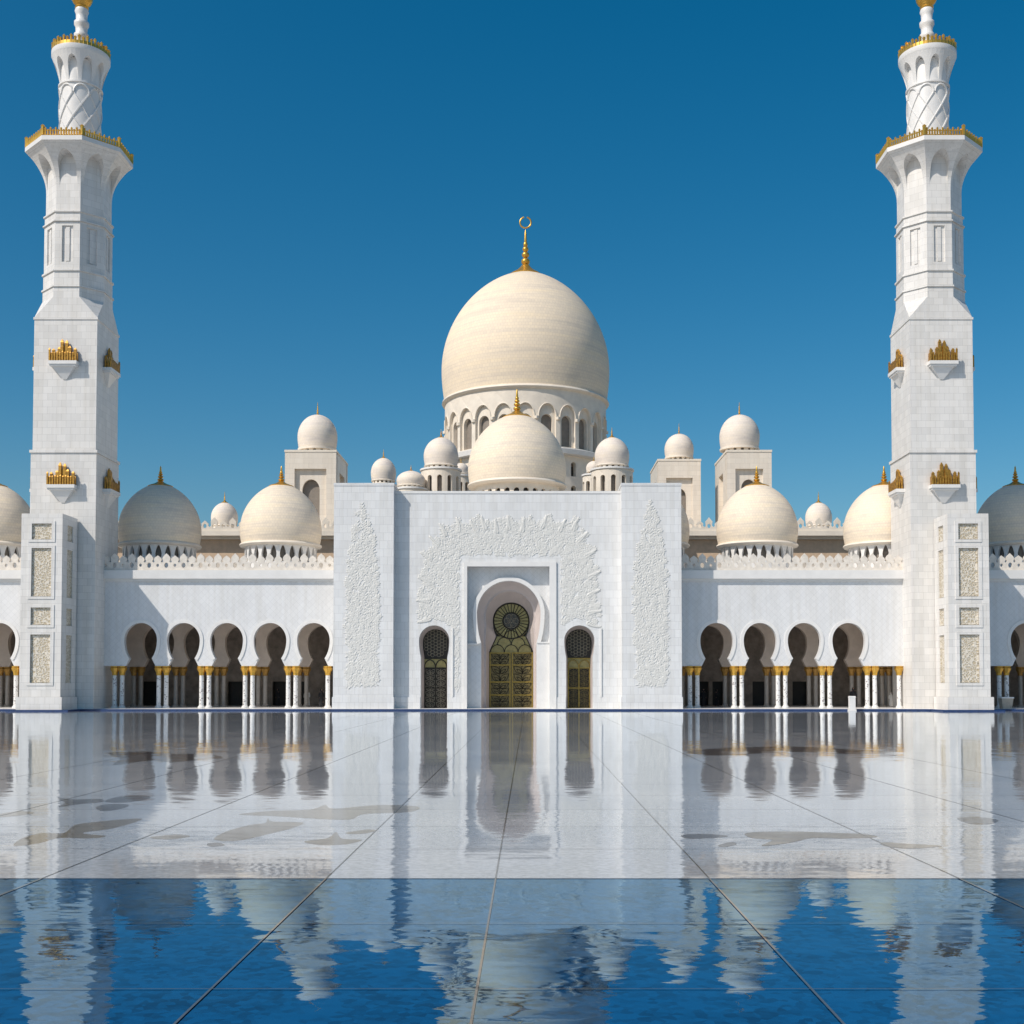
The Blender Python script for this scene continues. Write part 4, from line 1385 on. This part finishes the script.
    # upper round stage with crossing ribs
    zc0, zf0, zf1 = LIPZ1, Z(81, 109.2), Z(48.5, 108.5)
    ru = 1.83
    mb = MB(); mb.lathe([(ru + 0.12, zc0), (ru + 0.12, zc0 + 0.5), (ru, zc0 + 0.55), (ru, zf0 + 2.2)], 48)
    up = mb.build('upper_stage', 'trim', root, smooth=40)
    mb = MB()
    for k in range(8):
        for sg in (-1, 1):
            pts = []
            for i in range(25):
                t = i / 24
                a_ = 2 * PI * k / 8 + sg * t * PI * 0.55
                pts.append(((ru + 0.02) * math.cos(a_), (ru + 0.02) * math.sin(a_), zc0 + 0.6 + t * (zf0 - 0.5 - zc0 - 0.6)))
            mb.tube(pts, 0.085 if sg > 0 else 0.045, 5)
        a_ = 2 * PI * k / 8 + PI / 8
        pts = []
        for i in range(13):      # small arches under the corbel
            th = PI * i / 12
            aa = a_ + 0.36 * math.cos(th)
            pts.append(((ru + 0.05) * math.cos(aa), (ru + 0.05) * math.sin(aa), zf0 - 1.0 + 0.75 * math.sin(th)))
        mb.tube(pts, 0.09, 5)
    mb.build('rib_lattice', 'trim', up, smooth=50)
    mb = MB(); mb.lathe([(ru, zf0 - 0.12), (ru + 0.14, zf0 - 0.08), (ru + 0.14, zf0 + 0.05), (ru, zf0 + 0.1)], 48); mb.build('band', 'trim', up, smooth=40)
    mb = MB(); flare(mb, 10, ru + 0.02, 2.55, zf0 + 0.05, zf1, 0.43, False, 0.5, 0.84, 1.5)
    mb.build('upper_corbel', 'trim', root)
    mb = MB(); mb.lathe([(2.55, zf1), (2.60, zf1 + 0.1), (2.60, zf1 + 0.5), (0.6, zf1 + 0.52)], 48)
    g2 = mb.build('upper_gallery', 'trim', root, smooth=35)
    mb = MB()
    for i in range(44):
        a_ = 2 * PI * i / 44
        hgt = 0.9 if i % 2 else 0.72
        mb.lathe([(0.12, zf1 + 0.5), (0.12, zf1 + 0.5 + hgt * .7), (0.16, zf1 + .5 + hgt * .8), (0.02, zf1 + 0.5 + hgt)], 6, (2.48 * math.cos(a_), 2.48 * math.sin(a_)))
    mb.lathe([(2.38, zf1 + 0.5), (2.58, zf1 + 0.5), (2.58, zf1 + 0.8), (2.38, zf1 + 0.8)], 48)
    mb.build('railing', 'gold', g2, smooth=40)
    # lantern neck and gilded ball
    zn = zf1 + 0.5
    nk = (Z(10, 111) - zn) / 4.0
    mb = MB(); mb.lathe([(r_ * 0.9, zn + nk * z_) for r_, z_ in ((0.75, 0), (0.62, 0.4), (0.6, 1.3), (0.64, 1.45), (0.74, 1.6), (0.74, 1.85), (0.58, 2.0), (0.6, 2.45), (0.74, 2.65), (0.74, 2.9), (0.56, 3.05), (0.58, 3.55), (0.7, 3.8), (0.62, 4.0))], 28)
    mb.build('neck', 'trim', root, smooth=50)
    zk = zn + 4.0 * nk
    mb = MB()
    mb.lathe([(0.55, zk), (0.62, zk + 0.12), (0.5, zk + 0.25)] + [(max(0.05, 0.98 * math.sin(PI * i / 16)), zk + 1.2 - 1.02 * math.cos(PI * i / 16)) for i in range(3, 16)] + [(0.2, zk + 2.5), (0.42, zk + 2.9), (0.2, zk + 3.3), (0.06, zk + 4.5), (0.01, zk + 5.2)], 28)
    mb.build('finial', 'gold', root, smooth=50)
    # balconies
    first = None
    for k in range(4):
        for (py, hb) in ((365.5, b), (489, a)):
            ang = k * PI / 2
            loc = (hb * math.sin(ang), -hb * math.cos(ang), zz(py))
            if first is None:
                mb = MB()
                mb.box(-1.18, 1.18, -0.66, 0.1, -0.16, 0.0)
                mb.box(-1.28, 1.28, -0.76, 0.1, 0.001, 0.30)
                mb.frustum((-0.16, 0.16, -0.06, 0.1), -1.25, (-1.0, 1.0, -0.52, 0.1), -0.161)
                first = mb.build('balcony', 'trim', root, loc=loc, rotz=ang)
                mb = MB()
                def post(x, y, w, hgt, d=None):
                    d = d or w
                    mb.box(x - w, x + w, y - d, y + d, 0.30, 0.30 + hgt * 0.86)
                    mb.frustum((x - w * 1.15, x + w * 1.15, y - d * 1.1, y + d * 1.1), 0.30 + hgt * 0.861, (x - w * 0.35, x + w * 0.35, y - d * .3, y + d * .3), 0.30 + hgt)
                for x, hgt in ((-1.16, 1.15), (-0.93, 0.78), (-0.70, 0.80), (-0.47, 0.84), (-0.235, 0.8), (0.0, 0.88), (0.235, 0.8), (0.47, 0.84), (0.70, 0.80), (0.93, 0.78), (1.16, 1.15)):
                    post(x, -0.66, 0.07, hgt)
                for y in (-0.45, -0.22):
                    for x in (-1.16, 1.16): post(x, y, 0.06, 0.8)
                for x, hgt in ((-0.98, 1.2), (-0.47, 1.35), (-0.21, 2.05), (0.21, 1.95), (0.47, 1.45), (0.98, 1.25)):
                    post(x, -0.2, 0.125, hgt, 0.1)
                mb.box(-0.2, 0.2, -0.16, -0.1, 0.30, 1.75)
                mb.box(-1.2, 1.2, -0.60, -0.55, 0.35, 0.46); mb.box(-1.2, 1.2, -0.60, -0.55, 0.72, 0.82)
                mb.build('railing', 'oldgold', first)
            else:
                c = copy_tree(first, root)
                c.location = loc; c.rotation_euler = (0, 0, ang)
    return root
XL = X(60.5, D_MIN); XR = X(945.6, D_MIN)
mn = minaret(XL, 'white marble minaret with gold balconies at the left edge of the photo')
copy_thing(mn, (XR, D_MIN + 2.95, 0.0), 'white marble minaret with gold balconies at the right edge of the photo')

# carved piers standing before the minarets
D_PIER = 104.4
def pier(xc, label):
    s = D_PIER / F
    root = thing('carved_pier', (xc, D_PIER, 0), label, 'pier', 'carved piers before the minarets')
    hw_ = 20.6 * s; dep = 3.45
    H = Z(513.5, D_PIER)
    zp = lambda py: Z(py, D_PIER)
    core = 0.16
    mb = MB()
    mb.box(-hw_ + core, hw_ - core, core, dep, 0.1, H - 0.01)
    mb.box(-hw_ - 0.2, hw_ + 0.2, -0.2, dep + 0.0, 0.0, zp(697))
    holes = lambda w: [[(-w, zp(b)), (w, zp(b)), (w, zp(a)), (-w, zp(a))] for a, b in ((523.5, 539.5), (548, 596.5), (607.5, 625), (634.5, 683))]
    mb.slab([(-hw_, zp(697) + 0.001), (hw_, zp(697) + 0.001), (hw_, H), (-hw_, H)], holes(0.86), 0, core - 0.001)
    for hl, hb_ in zip(holes(1.16), holes(0.86)):
        z0_, z1_ = hl[0][1] - 0.22, hl[2][1] + 0.22
        mb.slab([(-1.16, z0_), (1.16, z0_), (1.16, z1_), (-1.16, z1_)], [hb_], -0.055, 0.001)
    bodyo = mb.build('body', 'minaret', root)
    hd = dep / 2
    for sg in (-1, 1):
        m2 = MB()
        m2.slab([(-hd + core / 2 + .001, zp(697) + 0.001), (hd - core / 2, zp(697) + 0.001), (hd - core / 2, H - .005), (-hd + core / 2 + .001, H - .005)], holes(0.66), 0, core - 0.001)
        m2.build('side_face', 'minaret', bodyo, loc=(sg * hw_, hd + core / 2, 0), rotz=sg * PI / 2)
    for w, sgs in ((0.86, (0,)), (0.66, (-1, 1))):
        for sg in sgs:
            for a, b in ((523.5, 539.5), (548, 596.5), (607.5, 625), (634.5, 683)):
                m2 = MB()
                z0, z1 = zp(b), zp(a)
                m2.box(-w + 0.002, w - 0.002, core - 0.04, core - 0.002, z0 + 0.002, z1 - 0.002)
                m2.slab([(-w + 0.05, z0 + 0.05), (w - 0.05, z0 + 0.05), (w - 0.05, z1 - 0.05), (-w + 0.05, z1 - 0.05)], [[(-w + 0.11, z0 + 0.11), (w - 0.11, z0 + 0.11), (w - 0.11, z1 - 0.11), (-w + 0.11, z1 - 0.11)]], core - 0.09, core - 0.042)
                if sg == 0: m2.build('carved_panel', 'carved', root)
                else: m2.build('carved_panel', 'carved', root, loc=(sg * hw_, hd + core / 2, 0), rotz=sg * PI / 2)
    return root
pr = pier(X(39.8, D_PIER), 'square white pier with carved golden panels in front of the left minaret')
copy_thing(pr, (X(970, D_PIER), D_PIER, 0), 'square white pier with carved golden panels in front of the right minaret')

# ------------------------------------------------------------------ small things in front of and under the arcades
def person(px, D, robe, label, H=1.72, walk=0.0, group='visitors under the arcades', face=0.0, foot=0.16):
    root = thing('person', (X(px, D), D, foot), label, 'person', group)
    root.rotation_euler = (0, 0, face)
    k = H / 1.75
    J = {0: (0, 0, 0.95), 1: (0, 0, 1.2), 2: (0, 0, 1.42), 3: (0, -0.01, 1.53), 4: (0, -0.02, 1.66), 5: (0, -0.02, 1.74),
         6: (-0.19, 0, 1.40), 7: (-0.25, 0.02, 1.13), 8: (-0.24, -0.08 - walk * .5, 0.88), 9: (0.19, 0, 1.40), 10: (0.25, 0.02, 1.13), 11: (0.24, -0.06 + walk * .5, 0.88),
         12: (-0.1, 0, 0.9), 13: (-0.11, -0.02 + walk, 0.5), 14: (-0.11, 0.03 + walk, 0.08), 15: (-0.12, -0.1 + walk, 0.04),
         16: (0.1, 0, 0.9), 17: (0.11, -0.02 - walk, 0.5), 18: (0.11, 0.03 - walk, 0.08), 19: (0.12, -0.1 - walk, 0.04)}
    E = [(0, 1), (1, 2), (2, 3), (3, 4), (4, 5), (2, 6), (6, 7), (7, 8), (2, 9), (9, 10), (10, 11), (0, 12), (12, 13), (13, 14), (14, 15), (0, 16), (16, 17), (17, 18), (18, 19)]
    rad = {0: .15, 1: .14, 2: .13, 3: .055, 4: .095, 5: .07, 6: .06, 7: .042, 8: .035, 9: .06, 10: .042, 11: .035, 12: .085, 13: .06, 14: .04, 15: .035, 16: .085, 17: .06, 18: .04, 19: .035}
    me = bpy.data.meshes.new('body')
    me.from_pydata([tuple(c * k for c in J[i]) for i in range(20)], E, [])
    tmp = bpy.data.objects.new('body', me); COL.objects.link(tmp)
    md = tmp.modifiers.new('skin', 'SKIN')
    for i in range(20):
        tmp.data.skin_vertices[0].data[i].radius = (rad[i] * k, rad[i] * k)
    tmp.data.skin_vertices[0].data[0].use_root = True
    sd_ = tmp.modifiers.new('sub', 'SUBSURF'); sd_.levels = 1; sd_.render_levels = 1
    dg = bpy.context.evaluated_depsgraph_get()
    m2 = bpy.data.meshes.new_from_object(tmp.evaluated_get(dg))
    bpy.data.objects.remove(tmp)
    m2.name = 'body'; m2.materials.clear(); m2.materials.append(M['skin'])
    m2.polygons.foreach_set('use_smooth', [True] * len(m2.polygons))
    o = bpy.data.objects.new('body', m2); COL.objects.link(o); o.parent = root
    mb = MB()
    prof = [(0.27, 0.07), (0.255, 0.3), (0.22, 0.7), (0.185, 1.0), (0.19, 1.25), (0.20, 1.38), (0.13, 1.46), (0.075, 1.5)]
    vs0 = len(mb.v)
    mb.lathe([(r_ * k, z * k) for r_, z in prof], 20)
    mb.v = [(x * 1.12, y * 0.75, z) for x, y, z in mb.v]
    for sg in (-1, 1):
        ys = (-0.08 - walk * .5) if sg < 0 else (-0.06 + walk * .5)
        mb.tube([(sg * 0.17 * k, 0, 1.42 * k), (sg * 0.23 * k, 0.01, 1.28 * k), (sg * 0.255 * k, 0.02, 1.13 * k), (sg * 0.245 * k, ys * .8, 0.93 * k)], 0.072 * k, 8)
    mb.build('robe', robe, root, smooth=60)
    mb = MB()
    cap = [(max(0.005, 0.118 * math.cos(PI / 2 * i / 8)), 1.66 + 0.12 * math.sin(PI / 2 * i / 8)) for i in range(9)]
    mb.lathe([(0.135 * k, 1.46 * k), (0.125 * k, 1.58 * k)] + [(r_ * k, z * k) for r_, z in cap], 16)
    mb.v = [(x, y + 0.035 * k, z) for x, y, z in mb.v]
    mb.build('headscarf', robe, root, smooth=60)
    return root
person(307, 116.5, 'robe_white', 'person in a white robe standing under the last left arch beside the portal', 1.7, 0.05)
person(321.5, 115.0, 'robe_black', 'person in a black robe beside the left pylon under the arcade', 1.72, 0.1, face=0.6)
person(278, 119.5, 'robe_black', 'dark robed person deep under the fourth left arch', 1.7, 0.08, face=-0.8)
person(703.5, 117.5, 'robe_black', 'person in a black robe under the first right arch, nearer the portal', 1.72, 0.04)
person(716.5, 118.5, 'robe_black', 'person in a black robe in the middle of the first right arch', 1.68, 0.1, face=0.9)
person(853.2, 113.5, 'robe_black', 'person in black standing behind the square white bollard', 1.85, 0.05)
person(882, 117.5, 'robe_white', 'shorter person in a white robe in the flat-topped bay by the right minaret', 1.25, 0.03)
person(891, 116.0, 'robe_white', 'taller person in a white robe in the flat-topped bay by the right minaret', 1.4, 0.03)

# square bollard
D = 106.2
t = thing('bollard', (X(851.8, D), D, 0), 'square white stone bollard on the floor before the right arcade', 'bollard')
mb = MB(); mb.box(-0.25, 0.25, -0.25, 0.25, 0.0, 1.18); mb.box(-0.31, 0.31, -0.31, 0.31, 0.001, 0.14); mb.build('post', 'trim', t)
mb = MB(); mb.frustum((-0.29, 0.29, -0.29, 0.29), 1.181, (-0.24, 0.24, -0.24, 0.24), 1.30); mb.build('cap', 'trim', t)
# planter at the right edge
D = 107.6
t = thing('planter', (X(1005.5, D), D, 0.16), 'pale stone planter box beside the right pier at the right edge', 'planter')
mb = MB(); mb.frustum((-0.40, 0.40, -0.35, 0.35), 0.0, (-0.52, 0.52, -0.45, 0.45), 0.92); mb.build('box', 'terracotta', t)
mb = MB(); mb.slab([(-0.56, 0.921), (0.56, 0.921), (0.56, 1.04), (-0.56, 1.04)], [], -0.49, 0.49); mb.build('rim', 'trim', t)
